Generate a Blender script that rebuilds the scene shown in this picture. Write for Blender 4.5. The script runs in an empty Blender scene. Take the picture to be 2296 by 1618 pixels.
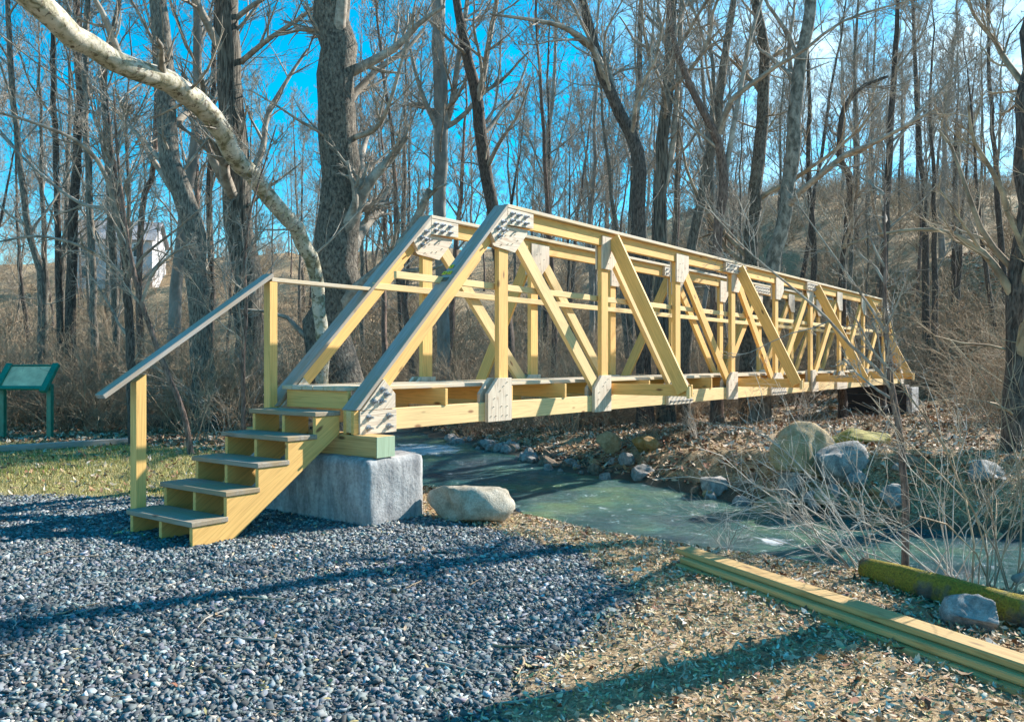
import bpy, bmesh, math, random
import numpy as np
from mathutils import Vector, Matrix
sc = bpy.context.scene
col = sc.collection
RNG = np.random.default_rng(7)
random.seed(7)
F, HOR, CZ = 1857.0, 811.0, 1.41          # focal length (px of a 2296-wide picture), horizon row, eye height
AL = math.atan(1392 / F); CA, SA = math.cos(AL), math.sin(AL)
WATER = -0.35

# ------------------------------------------------------------------ helpers
def W(px, py, dep): return ((px - 1148) / F * dep, dep, CZ - (py - HOR) / F * dep)
def G(px, py, z=0.0):
    dep = (CZ - z) * F / (py - HOR); return ((px - 1148) / F * dep, dep)
def BW(X, Y): return (SA * X - CA * Y, CA * X + SA * Y)     # bridge axes -> world

def tag(o, label=None, cat=None, group=None, kind=None):
    if label: o['label'] = label
    if cat: o['category'] = cat
    if group: o['group'] = group
    if kind: o['kind'] = kind
    return o
def empty(name, loc, rz=0.0):
    o = bpy.data.objects.new(name, None); col.objects.link(o)
    o.location = loc; o.rotation_euler = (0, 0, rz); o.empty_display_size = .2
    return o
def obj(name, me, mat=None, parent=None, smooth=False, bevel=0):
    if mat is not None and len(me.materials) == 0: me.materials.append(mat)
    o = bpy.data.objects.new(name, me); col.objects.link(o)
    if parent is not None: o.parent = parent
    if smooth: me.shade_smooth()
    if bevel:
        b = o.modifiers.new('bevel', 'BEVEL'); b.width = bevel; b.segments = 1; b.limit_method = 'ANGLE'; b.angle_limit = .6
    return o
def mesh_np(name, V, faces, n, colr=None, smooth=False):
    """mesh from arrays; faces (K,n) all with n corners"""
    me = bpy.data.meshes.new(name)
    V = np.asarray(V, np.float32); faces = np.asarray(faces, np.int32)
    me.vertices.add(len(V)); me.vertices.foreach_set('co', V.ravel())
    me.loops.add(faces.size); me.loops.foreach_set('vertex_index', faces.ravel())
    me.polygons.add(len(faces)); me.polygons.foreach_set('loop_start', np.arange(0, faces.size, n, dtype=np.int32))
    if smooth: me.polygons.foreach_set('use_smooth', np.ones(len(faces), bool))
    me.update(calc_edges=True)
    if colr is not None:
        a = me.attributes.new('col', 'FLOAT_COLOR', 'POINT')
        c = np.ones((len(V), 4), np.float32); c[:, :3] = colr; a.data.foreach_set('color', c.ravel())
    return me

# value noise in numpy
_P = np.random.default_rng(3).random((64, 64))
def vnoise(x, y):
    xi = np.floor(x).astype(int); yi = np.floor(y).astype(int); fx = x - xi; fy = y - yi
    fx = fx * fx * (3 - 2 * fx); fy = fy * fy * (3 - 2 * fy)
    g = lambda a, b: _P[a % 64, b % 64]
    return (g(xi, yi) * (1 - fx) + g(xi + 1, yi) * fx) * (1 - fy) + (g(xi, yi + 1) * (1 - fx) + g(xi + 1, yi + 1) * fx) * fy - .5
def fbm(x, y, o=4):
    s = 0; a = 1
    for k in range(o): s = s + a * vnoise(x * 2 ** k + 17 * k, y * 2 ** k + 5 * k); a *= .5
    return s
def sstep(a, b, x):
    t = np.clip((x - a) / (b - a), 0, 1); return t * t * (3 - 2 * t)
def inside(poly, x, y):
    r = np.zeros(x.shape, bool); n = len(poly)
    for i in range(n):
        (x0, y0), (x1, y1) = poly[i], poly[(i + 1) % n]
        if y0 == y1: continue
        c = ((y0 > y) != (y1 > y)) & (x < (x1 - x0) * (y - y0) / (y1 - y0) + x0); r ^= c
    return r
def pdist(line, x, y, closed=False):
    d = np.full(x.shape, 1e9); n = len(line)
    for i in range(n if closed else n - 1):
        (x0, y0), (x1, y1) = line[i], line[(i + 1) % n]
        dx, dy = x1 - x0, y1 - y0
        t = np.clip(((x - x0) * dx + (y - y0) * dy) / (dx * dx + dy * dy + 1e-9), 0, 1)
        d = np.minimum(d, np.hypot(x - x0 - t * dx, y - y0 - t * dy))
    return d

# ------------------------------------------------------------------ materials
def new_mat(name):
    m = bpy.data.materials.new(name); m.use_nodes = True
    nt = m.node_tree; return m, nt, nt.nodes, nt.links, nt.nodes['Principled BSDF']
def ramp(N, stops):
    r = N.new('ShaderNodeValToRGB'); e = r.color_ramp.elements
    while len(e) < len(stops): e.new(.5)
    for i, (p, c) in enumerate(stops): e[i].position = p; e[i].color = (*c, 1)
    return r
def noise(N, L, vec, scale, detail=4, rough=.55, dist=0):
    n = N.new('ShaderNodeTexNoise'); n.inputs['Scale'].default_value = scale; n.inputs['Detail'].default_value = detail
    n.inputs['Roughness'].default_value = rough; n.inputs['Distortion'].default_value = dist
    if vec is not None: L.new(vec, n.inputs['Vector'])
    return n
def mapping(N, L, vec, scale):
    m = N.new('ShaderNodeMapping'); m.inputs['Scale'].default_value = scale; L.new(vec, m.inputs['Vector']); return m.outputs[0]
def mixc(N, L, fac, a, b, mode='MIX'):
    m = N.new('ShaderNodeMix'); m.data_type = 'RGBA'; m.blend_type = mode
    for s, v in ((0, fac), (6, a), (7, b)):
        if isinstance(v, (int, float)): m.inputs[s].default_value = v
        elif isinstance(v, tuple): m.inputs[s].default_value = (*v, 1)
        else: L.new(v, m.inputs[s])
    return m.outputs[2]
def bump(N, L, bs, h, strength, dist=.01):
    b = N.new('ShaderNodeBump'); b.inputs['Strength'].default_value = strength; b.inputs['Distance'].default_value = dist
    L.new(h, b.inputs['Height']); L.new(b.outputs[0], bs.inputs['Normal'])

def wood_mat(name, light, dark, knot, rough=.7, grain=1.0, worn=None):
    m, nt, N, L, bs = new_mat(name)
    at = N.new('ShaderNodeAttribute'); at.attribute_name = 'gr'; v = at.outputs['Vector']
    n1 = noise(N, L, mapping(N, L, v, (.55, 9, 9)), 1.0, 3, .5, .6)
    w = N.new('ShaderNodeMath'); w.operation = 'MULTIPLY'; w.inputs[1].default_value = 9.0; L.new(n1.outputs[0], w.inputs[0])
    fr = N.new('ShaderNodeMath'); fr.operation = 'PINGPONG'; fr.inputs[1].default_value = .5; L.new(w.outputs[0], fr.inputs[0])
    r1 = ramp(N, [(0, dark), (.18, tuple(.5 * a + .5 * b for a, b in zip(dark, light))), (.55, light), (1, light)])
    mul = N.new('ShaderNodeMath'); mul.operation = 'MULTIPLY'; mul.inputs[1].default_value = 2; L.new(fr.outputs[0], mul.inputs[0])
    L.new(mul.outputs[0], r1.inputs[0])
    c = mixc(N, L, .55 * grain, light, r1.outputs[0])
    n2 = noise(N, L, mapping(N, L, v, (3, 130, 130)), 1.0, 3, .6)
    c = mixc(N, L, .35 * grain, c, ramp_of(N, L, n2.outputs[0], [(.3, (.45, .45, .45)), (.6, (1, 1, 1))]), 'MULTIPLY')
    n3 = noise(N, L, mapping(N, L, v, (.35, 1.2, 1.2)), 1.0, 2)
    c = mixc(N, L, .5, c, ramp_of(N, L, n3.outputs[0], [(.3, (.72, .70, .66)), (.7, (1.12, 1.1, 1.06))]), 'MULTIPLY')
    vo = N.new('ShaderNodeTexVoronoi'); vo.inputs['Scale'].default_value = 1.0; L.new(mapping(N, L, v, (2.1, 6, 6)), vo.inputs['Vector'])
    k = ramp_of(N, L, vo.outputs['Distance'], [(.06, (1, 1, 1)), (.13, (0, 0, 0))])
    c = mixc(N, L, k, c, knot)
    if worn:
        n4 = noise(N, L, mapping(N, L, v, (1.2, 6, 6)), 1.0, 5, .65)
        c = mixc(N, L, ramp_of(N, L, n4.outputs[0], [(.42, (0, 0, 0)), (.62, (1, 1, 1))]), c, worn)
    L.new(c, bs.inputs['Base Color']); bs.inputs['Roughness'].default_value = rough
    bump(N, L, bs, n2.outputs[0], .25, .004)
    return m
def ramp_of(N, L, fac, stops):
    r = ramp(N, stops); L.new(fac, r.inputs[0]); return r.outputs[0]

pine = wood_mat('treated_pine', (.86, .51, .16), (.60, .33, .09), (.22, .10, .03))
pine_pale = wood_mat('pale_pine', (.86, .61, .29), (.62, .43, .2), (.3, .15, .06))
plywood = wood_mat('plywood', (.74, .63, .50), (.42, .29, .2), (.5, .35, .24), grain=1.3)
greywood = wood_mat('weathered_wood', (.40, .38, .36), (.24, .21, .19), (.10, .08, .07), .8, 1.2, (.34, .27, .20))
treadwood = wood_mat('tread_wood', (.36, .31, .25), (.20, .15, .11), (.10, .07, .05), .8, 1.2, (.30, .22, .13))
deckwood = wood_mat('deck_wood', (.70, .56, .36), (.50, .36, .2), (.26, .15, .07), .75, 1.0, (.55, .47, .38))
oldpine = wood_mat('old_pine', (.60, .38, .15), (.36, .20, .06), (.15, .08, .03), .75, 1.2)
endgreen = wood_mat('end_green', (.40, .52, .36), (.28, .38, .25), (.30, .25, .14), .7)
darktimber = wood_mat('dark_timber', (.055, .052, .055), (.03, .028, .03), (.02, .02, .02), .85, 1.3)

def plain(name, c, rough=.6, metal=0, nscale=8, var=.3, bumps=.0):
    m, nt, N, L, bs = new_mat(name)
    tc = N.new('ShaderNodeTexCoord'); n = noise(N, L, tc.outputs['Object'], nscale, 5, .6)
    L.new(ramp_of(N, L, n.outputs[0], [(.3, tuple(x * (1 - var) for x in c)), (.7, tuple(min(1, x * (1 + var)) for x in c))]), bs.inputs['Base Color'])
    bs.inputs['Roughness'].default_value = rough; bs.inputs['Metallic'].default_value = metal
    if bumps: bump(N, L, bs, n.outputs[0], bumps, .02)
    return m
steel = plain('galvanised_steel', (.42, .43, .45), .42, .75, 40, .35)
greenpaint = plain('green_paint', (.012, .19, .13), .4, 0, 12, .25)
yellow = plain('yellow_enamel', (.78, .58, .02), .5, 0, 20, .1)
brownplate = plain('brown_plate', (.20, .15, .10), .5, .2, 20, .2)
nailmat = plain('nail', (.10, .09, .085), .5, .6)

def attr_mat(name, rough=.8, bumpscale=0, nscale=60):
    m, nt, N, L, bs = new_mat(name)
    a = N.new('ShaderNodeAttribute'); a.attribute_name = 'col'
    tc = N.new('ShaderNodeTexCoord'); n = noise(N, L, tc.outputs['Object'], nscale, 3)
    c = mixc(N, L, .6, a.outputs['Color'], ramp_of(N, L, n.outputs[0], [(.3, (.6, .6, .6)), (.7, (1.3, 1.3, 1.3))]), 'MULTIPLY')
    L.new(c, bs.inputs['Base Color']); bs.inputs['Roughness'].default_value = rough
    return m
stonecol = attr_mat('crushed_stone', .85)
leafcol = attr_mat('dry_leaf', .8)
grasscol = attr_mat('grass_blade', .75)

def bark_mat(name, dark, light, vs=9, hs=38, bstr=.8, dist=.03, contrast=(.38, .62)):
    m, nt, N, L, bs = new_mat(name)
    tc = N.new('ShaderNodeTexCoord'); v = tc.outputs['Object']
    n = noise(N, L, mapping(N, L, v, (hs, hs, vs)), 1.0, 6, .62, .4)
    n2 = noise(N, L, v, 1.3, 3)
    c = ramp_of(N, L, n.outputs[0], [(contrast[0], dark), (contrast[1], light)])
    c = mixc(N, L, .6, c, ramp_of(N, L, n2.outputs[0], [(.3, (.6, .62, .6)), (.7, (1.25, 1.2, 1.15))]), 'MULTIPLY')
    L.new(c, bs.inputs['Base Color']); bs.inputs['Roughness'].default_value = .88
    if bstr: bump(N, L, bs, n.outputs[0], bstr, dist)
    return m
bark_grey = bark_mat('grey_bark', (.07, .06, .052), (.30, .265, .22))
bark_ridge = bark_mat('ridged_bark', (.045, .04, .034), (.24, .215, .18), 2.2, 26, 1.0, .06, (.40, .58))
bark_flake = bark_mat('flaking_bark', (.05, .042, .036), (.27, .235, .19), 11, 22, 1.0, .05, (.36, .64))
bark_dark = bark_mat('dark_bark', (.035, .026, .022), (.17, .135, .115))
bark_red = bark_mat('reddish_bark', (.09, .055, .045), (.30, .21, .17))
bark_smooth = bark_mat('smooth_bark', (.20, .19, .175), (.33, .315, .29), 2, 6, .3, .01)
twig_grey = bark_mat('grey_twig', (.22, .185, .155), (.46, .41, .35), 6, 6, 0)
twig_brown = bark_mat('brown_twig', (.22, .15, .10), (.50, .39, .27), 4, 4, 0)
twig_pale = bark_mat('pale_twig', (.38, .32, .27), (.66, .60, .53), 4, 4, 0)
def sycamore_mat():
    m, nt, N, L, bs = new_mat('sycamore_bark')
    tc = N.new('ShaderNodeTexCoord'); v = tc.outputs['Object']
    n = noise(N, L, v, 5.5, 4, .6, .8); n2 = noise(N, L, v, 13, 5, .65, .5)
    c = ramp_of(N, L, n.outputs[0], [(.36, (.19, .17, .10)), (.46, (.42, .38, .27)), (.54, (.56, .50, .40)), (.68, (.66, .61, .52))])
    c = mixc(N, L, ramp_of(N, L, n2.outputs[0], [(.55, (0, 0, 0)), (.62, (1, 1, 1))]), c, (.13, .10, .07))
    L.new(c, bs.inputs['Base Color']); bs.inputs['Roughness'].default_value = .75
    bump(N, L, bs, n2.outputs[0], .5, .03); return m
syc = sycamore_mat()
def rock_mat(name, stops, moss=None, sc_=3.0):
    m, nt, N, L, bs = new_mat(name)
    tc = N.new('ShaderNodeTexCoord'); v = tc.outputs['Object']
    n = noise(N, L, v, sc_, 8, .62, .3); n2 = noise(N, L, v, sc_ * 9, 4, .6)
    c = ramp_of(N, L, n.outputs[0], stops)
    c = mixc(N, L, .6, c, ramp_of(N, L, n2.outputs[0], [(.35, (.55, .55, .55)), (.65, (1.2, 1.2, 1.2))]), 'MULTIPLY')
    L.new(c, bs.inputs['Base Color']); bs.inputs['Roughness'].default_value = .85
    bump(N, L, bs, n2.outputs[0], .5, .02); return m
rock_tan = rock_mat('tan_rock', [(.3, (.24, .16, .08)), (.5, (.42, .30, .16)), (.7, (.52, .42, .28))])
rock_grey = rock_mat('grey_rock', [(.3, (.14, .13, .125)), (.5, (.30, .285, .27)), (.7, (.48, .45, .42))])
rock_brown = rock_mat('brown_rock', [(.3, (.10, .07, .05)), (.5, (.24, .17, .12)), (.7, (.36, .28, .21))])
rock_slab = rock_mat('lichen_rock', [(.3, (.20, .17, .12)), (.5, (.40, .35, .27)), (.7, (.52, .48, .40))])
def concrete_mat():
    m, nt, N, L, bs = new_mat('concrete')
    tc = N.new('ShaderNodeTexCoord'); v = tc.outputs['Object']
    n = noise(N, L, v, 2.2, 7, .65, .4); n2 = noise(N, L, v, 30, 5, .7); n3 = noise(N, L, mapping(N, L, v, (9, 9, 2.2)), 1, 5, .7)
    c = ramp_of(N, L, n.outputs[0], [(.3, (.21, .21, .22)), (.52, (.36, .36, .36)), (.7, (.47, .47, .46))])
    c = mixc(N, L, .55, c, ramp_of(N, L, n3.outputs[0], [(.38, (.35, .37, .40)), (.58, (1.25, 1.25, 1.25))]), 'MULTIPLY')
    c = mixc(N, L, .5, c, ramp_of(N, L, n2.outputs[0], [(.35, (.5, .5, .5)), (.62, (1.2, 1.2, 1.2))]), 'MULTIPLY')
    L.new(c, bs.inputs['Base Color']); bs.inputs['Roughness'].default_value = .9
    bump(N, L, bs, n2.outputs[0], .7, .012); return m
concrete = concrete_mat()
def log_moss_mat():
    m, nt, N, L, bs = new_mat('mossy_log')
    tc = N.new('ShaderNodeTexCoord'); v = tc.outputs['Object']; g = N.new('ShaderNodeNewGeometry')
    n = noise(N, L, v, 5, 6, .6); n2 = noise(N, L, v, 70, 4, .7)
    sx = N.new('ShaderNodeSeparateXYZ'); L.new(v, sx.inputs[0])
    n3 = noise(N, L, mapping(N, L, v, (1.3, 2.2, 2.2)), 1.0, 4, .7)
    moss = ramp_of(N, L, n2.outputs[0], [(.3, (.12, .10, .01)), (.7, (.52, .38, .035))])
    barkc = ramp_of(N, L, n.outputs[0], [(.35, (.06, .045, .03)), (.65, (.30, .26, .21))])
    c = mixc(N, L, ramp_of(N, L, n3.outputs[0], [(.44, (1, 1, 1)), (.54, (0, 0, 0))]), moss, barkc)
    L.new(c, bs.inputs['Base Color']); bs.inputs['Roughness'].default_value = .95
    bump(N, L, bs, n2.outputs[0], 1.0, .03); return m
mosslog = log_moss_mat()

# ------------------------------------------------------------------ boards
class MB:
    def __init__(s): s.v = []; s.f = []; s.g = []
    def add(s, verts, faces, gr):
        b = len(s.v); s.v += [tuple(p) for p in verts]; s.f += [tuple(i + b for i in f) for f in faces]; s.g += [tuple(p) for p in gr]
    def beam(s, p0, p1, w, t, wdir):
        """board from p0 to p1 (centre line), w across wdir, t across the third axis"""
        p0, p1 = Vector(p0), Vector(p1); a = (p1 - p0); ln = a.length; a.normalize()
        u = Vector(wdir); u = (u - a * u.dot(a)).normalized(); n = a.cross(u)
        o = (RNG.random() * 60, RNG.random() * 60, RNG.random() * 60)
        V, Gq = [], []
        for e, p in ((0, p0), (ln, p1)):
            for i, j in ((-1, -1), (1, -1), (1, 1), (-1, 1)):
                V.append(p + u * (i * w / 2) + n * (j * t / 2)); Gq.append((o[0] + e, o[1] + i * w / 2, o[2] + j * t / 2))
        s.add(V, [(3, 2, 1, 0), (4, 5, 6, 7), (0, 1, 5, 4), (1, 2, 6, 5), (2, 3, 7, 6), (3, 0, 4, 7)], Gq)
    def box(s, x0, x1, y0, y1, z0, z1, along='x'):
        o = RNG.random(3) * 60; V, Gq = [], []
        for x in (x0, x1):
            for y, z in ((y0, z0), (y1, z0), (y1, z1), (y0, z1)):
                V.append((x, y, z)); q = {'x': (x, y, z), 'y': (y, x, z), 'z': (z, x, y)}[along]
                Gq.append(tuple(o[i] + q[i] for i in range(3)))
        s.add(V, [(3, 2, 1, 0), (4, 5, 6, 7), (0, 1, 5, 4), (1, 2, 6, 5), (2, 3, 7, 6), (3, 0, 4, 7)], Gq)
    def prism(s, poly, y0, y1, d=(1, 0)):
        """poly in x-z extruded along y; grain runs along d (x,z)"""
        o = RNG.random(3) * 60; n = len(poly); dl = math.hypot(*d); d = (d[0] / dl, d[1] / dl)
        area = sum(poly[i][0] * poly[(i + 1) % n][1] - poly[(i + 1) % n][0] * poly[i][1] for i in range(n))
        if area < 0: poly = poly[::-1]
        V, Gq = [], []
        for y in (y0, y1):
            for x, z in poly:
                V.append((x, y, z)); Gq.append((o[0] + x * d[0] + z * d[1], o[1] - x * d[1] + z * d[0], o[2] + y))
        fs = [tuple(range(n)), tuple(reversed(range(n, 2 * n)))]
        for i in range(n): j = (i + 1) % n; fs.append((j, i, i + n, j + n))
        s.add(V, fs, Gq)
    def nails(s, pts, y, sgn, r=.006, h=.012):
        for x, z in pts:
            V = []
            for yy, rr in ((y, r), (y + sgn * h, r)):
                for k in range(5): V.append((x + rr * math.cos(k * 1.2566), yy, z + rr * math.sin(k * 1.2566)))
            s.add(V, [(0, 1, 6, 5), (1, 2, 7, 6), (2, 3, 8, 7), (3, 4, 9, 8), (4, 0, 5, 9), (5, 6, 7, 8, 9)], [(0, 0, 0)] * 10)
    def build(s, name, mat, parent=None, bevel=.004):
        me = bpy.data.meshes.new(name); me.from_pydata(s.v, [], s.f); me.update()
        bm = bmesh.new(); bm.from_mesh(me); bmesh.ops.recalc_face_normals(bm, faces=bm.faces); bm.to_mesh(me); bm.free()
        a = me.attributes.new('gr', 'FLOAT_VECTOR', 'POINT'); a.data.foreach_set('vector', np.array(s.g, np.float32).ravel())
        return obj(name, me, mat, parent, bevel=bevel)
def one(kind, args, name, mat, parent, bevel=.004):
    m = MB(); getattr(m, kind)(*args); return m.build(name, mat, parent, bevel)

# ------------------------------------------------------------------ the bridge (local x along the span, y to the far truss)
BX, BY = 5.05, 5.52
bx, by = BW(BX, BY)
bridge = empty('truss_footbridge', (bx, by, 0), math.atan2(CA, SA))
tag(bridge, 'long yellow timber truss footbridge with bolted joints crossing the creek', 'footbridge')
P = 2.185; NP = 10
def L_(X): return X - BX
bolt_me = None
def bolt_mesh():
    bm = bmesh.new()
    def cyl(r0, r1, y0, y1, n):
        v0 = [bm.verts.new((r0 * math.cos(k * 2 * math.pi / n), y0, r0 * math.sin(k * 2 * math.pi / n))) for k in range(n)]
        v1 = [bm.verts.new((r1 * math.cos(k * 2 * math.pi / n), y1, r1 * math.sin(k * 2 * math.pi / n))) for k in range(n)]
        for k in range(n): bm.faces.new((v0[k], v0[(k + 1) % n], v1[(k + 1) % n], v1[k]))
        bm.faces.new(v1)
    cyl(.031, .031, 0, -.006, 14); cyl(.021, .021, -.006, -.026, 6); cyl(.0115, .0105, -.026, -.062, 10)
    bmesh.ops.recalc_face_normals(bm, faces=bm.faces)
    me = bpy.data.meshes.new('bolt'); bm.to_mesh(me); bm.free(); me.materials.append(steel); return me
bolt_me = bolt_mesh()
def bolt(parent, x, y, z, side=-1, s=1.0):
    o = bpy.data.objects.new('bolt', bolt_me); col.objects.link(o); o.parent = parent
    o.location = (x, y, z); o.rotation_euler = (0, random.random() * 6 if side < 0 else random.random() * 6, math.pi if side > 0 else 0); o.scale = (s, s, s)
TRUSS = [(.05, -1), (1.18, 1)]          # centre line, outward sign
mir = lambda pts: [(NP * P - x, z) for x, z in pts]
ztop = 3.14
for yc, out in TRUSS:
    pr = lambda poly, h0, h1, name, mat, d=(1, 0), bev=.004: one('prism', (poly, yc + h0, yc + h1, d), name, mat, bridge, bev)
    Ltot = NP * P
    # bottom chord, five lengths of timber butted behind the joint plates
    cuts = [-.04, 3 * P, 5 * P, 7 * P, Ltot + .04]
    for a, b in zip(cuts[:-1], cuts[1:]):
        pr([(a, .778), (b - .003, .778), (b - .003, .976), (a, .976)], -.032, .032, 'bottom_chord', pine_pale)
    cuts = [P + .003, 4 * P, 6 * P, 9 * P - .003]
    for a, b in zip(cuts[:-1], cuts[1:]):
        pr([(a, 2.925), (b - .003, 2.925), (b - .003, 3.098), (a, 3.098)], -.032, .032, 'top_chord', pine)
    pr([(P + .001, 3.1), (9 * P - .001, 3.1), (9 * P - .036, ztop), (P + .001, ztop)], -.0925, .0925, 'chord_cap', deckwood)
    # end posts with their grey cap boards
    dx, dz = P + .04, ztop - .984; ln = math.hypot(dx, dz); d = (dx / ln, dz / ln); n = (d[1], -d[0])
    p0 = (-.04, .984); p1 = (P, .984 + d[1] / d[0] * P + d[1] / d[0] * .04)
    off = lambda p, t: (p[0] + n[0] * t, p[1] + n[1] * t)
    def at_z(t, z):    # point on the line offset by t, at height z
        q = off(p0, t); return (q[0] + (z - q[1]) * d[0] / d[1], z)
    def at_x(t, x):
        q = off(p0, t); return (x, q[1] + (x - q[0]) * d[1] / d[0])
    for flip in (0, 1):
        fl = mir if flip else (lambda q: q)
        cap = [at_z(0, .981), at_x(0, P - .001), at_x(.038, P - .001), at_z(.038, .981)]
        core = [at_z(.039, .981), at_x(.039, P - .002), (P - .002, 2.93), at_x(.165, P - .05), at_z(.165, .981)]
        face = [at_z(.0395, .983), at_z(.0395, 2.62), at_z(.165, 2.62 - .13), at_z(.165, .983)]
        o = pr(fl(cap), -.0925, .0925, 'end_post_cap', greywood, (d[0], -d[1]) if flip else d)
        if not flip: first_cap = o
        pr(fl(core), -.034, .034, 'end_post', pine, (d[0], -d[1]) if flip else d)
        for sg in (-1, 1):
            m = MB(); m.prism(fl(face), yc + sg * .0345, yc + sg * .07, (d[0], -d[1]) if flip else d)
            m.build('end_post_side', pine, bridge)
            # end joint: packing, lower plate, upper plate
            y0, y1 = sg * .0325, sg * .07
            pr(fl([(-.04, .765), (.46, .765), (.46, .976), (-.04, .976)]), y0, y1, 'joint_packing', pine)
            pr(fl([(.425, .979), (.46, .979), (.46, 1.14), (.425, 1.14)]), y0, y1, 'joint_packing', pine, (0, 1))
            lo = MB(); lo.prism(fl([(.014, .763), (.469, .763), (.469, .972), (.014, .972)]), yc + sg * .0705, yc + sg * .092)
            lo = lo.build('gusset_plate', plywood, bridge, .002)
            up = MB(); up.prism(fl([(.034, .977), (.30, .977), (.455, .982), (.455, 1.115), (.42, 1.148), (.308, 1.253)]), yc + sg * .0705, yc + sg * .092, d)
            up = up.build('gusset_plate', plywood, bridge, .002)
            # apex joint
            ax = P
            right = fl([(ax + .004, 2.912), (ax + .49, 2.931), (ax + .49, 3.094), (ax + .004, 3.096)])
            left = fl([(ax, 3.09), (ax, 2.905), (1.97, 2.69), (1.885, 2.80)])
            low = fl([(ax + .02, 2.91), (ax + .42, 2.91), (ax + .42, 2.859), (ax + .185, 2.627), (1.99, 2.66), (1.955, 2.69), (2.16, 2.90)])
            rp = MB(); rp.prism(right, yc + sg * .0335, yc + sg * .088); rp = rp.build('gusset_plate', plywood, bridge, .002)
            lp = MB(); lp.prism(left, yc + sg * .0355, yc + sg * .087, d); lp = lp.build('gusset_plate', plywood, bridge, .002)
            lw = MB(); lw.prism(low, yc + sg * .0325, yc + sg * .05)
            lw.nails([((Ltot - q if flip else q), z) for q, z in ((2.12, 2.76), (2.2, 2.8), (2.3, 2.81), (2.37, 2.83), (2.24, 2.71), (2.12, 2.69), (2.32, 2.72), (2.42, 2.77))], yc + sg * .05, sg)
            lw.build('gusset_plate', plywood, bridge, .002)
            seen = (sg == -1)                       # the bolts stand out on the side the picture shows
            if seen:
                mx = (lambda q: Ltot - q) if flip else (lambda q: q)
                if not flip:
                    for q, z in ((.117, .912), (.366, .917), (.113, .817), (.366, .82)): bolt(lo, mx(q), yc + sg * .092, z, sg)
                    for q, z in ((.286, 1.157), (.337, 1.113), (.18, 1.051), (.272, 1.053)): bolt(up, mx(q), yc + sg * .092, z, sg)
                for q, z in ((2.265, 3.04), (2.385, 3.04), (2.52, 3.04), (2.265, 2.965), (2.385, 2.965), (2.52, 2.965)): bolt(rp, mx(q), yc + sg * .088, z, sg)
                for q, z in ((2.10, 2.93), (2.02, 2.85), (2.11, 2.84), (2.03, 2.765)): bolt(lp, mx(q), yc + sg * .087, z, sg)
    # posts and diagonals
    for k in range(1, NP):
        x = k * P
        pr([(x - .085, .979), (x + .085, .979), (x + .085, 2.922), (x - .085, 2.922)], -.03, .03, 'post', pine, (0, 1))
    def diag(xa, za, xb, zb, w=.16):
        a = math.atan2(zb - za, xb - xa); c_, s_ = math.cos(a), math.sin(a); h = w / 2
        q = [(xa - s_ * h, za + c_ * h), (xb - s_ * h, zb + c_ * h), (xb + s_ * h, zb - c_ * h), (xa + s_ * h, za - c_ * h)]
        pr(q, -.029, .029, 'diagonal', pine_pale if abs(xa - P) < 2.5 else pine, (c_, s_))
    for k in (1, 2, 3, 4): diag(k * P + .215, 2.84, (k + 1) * P - .17, 1.06)
    for k in (6, 7, 8, 9): diag(k * P - .215, 2.84, (k - 1) * P + .17, 1.06)
    # lower joint plates
    for k in range(1, NP):
        x = k * P
        for sg in (-1, 1):
            m = MB()
            if k in (3, 5, 7):
                q = [(x - .42, .772), (x + .42, .772), (x + .42, .97), (x + .12, 1.2), (x - .12, 1.2), (x - .42, .97)]
            else:
                f_ = -1 if k <= 5 else 1
                q = [(x - f_ * .09, .768), (x + f_ * .33, .768), (x + f_ * .33, 1.07), (x + f_ * .155, 1.235), (x - f_ * .09, 1.235)]
            m.prism(q, yc + sg * .0335, yc + sg * .078, (0, 1))
            f_ = -1 if k <= 5 else 1
            m.nails([(x + f_ * a, b) for a, b in ((.0, .83), (.08, .83), (.2, .83), (.28, .83), (.0, .93), (.1, .93), (.24, .93), (.0, 1.05), (.06, 1.15), (.12, 1.1), (.22, 1.02), (.0, 1.19))], yc + sg * .078, sg)
            pl = m.build('gusset_plate', plywood, bridge, .002)
            if k in (3, 5) and sg == -1:
                for i in range(6):
                    for z in (.82, .92): bolt(pl, x - .35 + i * .14, yc + sg * .078, z, sg, .75)
        # upper joint plates
        if 2 <= k <= 8:
            for sg in (-1, 1):
                f_ = 1 if k <= 5 else -1
                m = MB()
                if k in (4, 6):
                    m.prism([(x - .46, 2.93), (x + .46, 2.93), (x + .46, 3.095), (x - .46, 3.095)], yc + sg * .0335, yc + sg * .085)
                    pl = m.build('gusset_plate', plywood, bridge, .002)
                    if sg == -1:
                        for i in range(6):
                            for z in (2.975, 3.05): bolt(pl, x - .38 + i * .152, yc + sg * .085, z, sg, .75)
                    m = MB(); m.prism([(x - .1, 2.62), (x + .2, 2.62), (x + .4, 2.9), (x + .4, 2.928), (x - .1, 2.928)] if f_ > 0 else [(x + .1, 2.62), (x - .2, 2.62), (x - .4, 2.9), (x - .4, 2.928), (x + .1, 2.928)], yc + sg * .0325, yc + sg * .05, (0, 1))
                else:
                    m.prism([(x - f_ * .1, 2.62), (x + f_ * .14, 2.62), (x + f_ * .33, 2.80), (x + f_ * .33, 3.05), (x - f_ * .1, 3.05)], yc + sg * .0335, yc + sg * .056, (0, 1))
                m.nails([(x + f_ * a, b) for a, b in ((-.04, 2.7), (.05, 2.7), (-.04, 2.8), (.1, 2.78), (.2, 2.85), (.02, 2.9), (.12, 2.92))], yc + sg * .052, sg)
                m.build('gusset_plate', plywood, bridge, .002)
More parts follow.
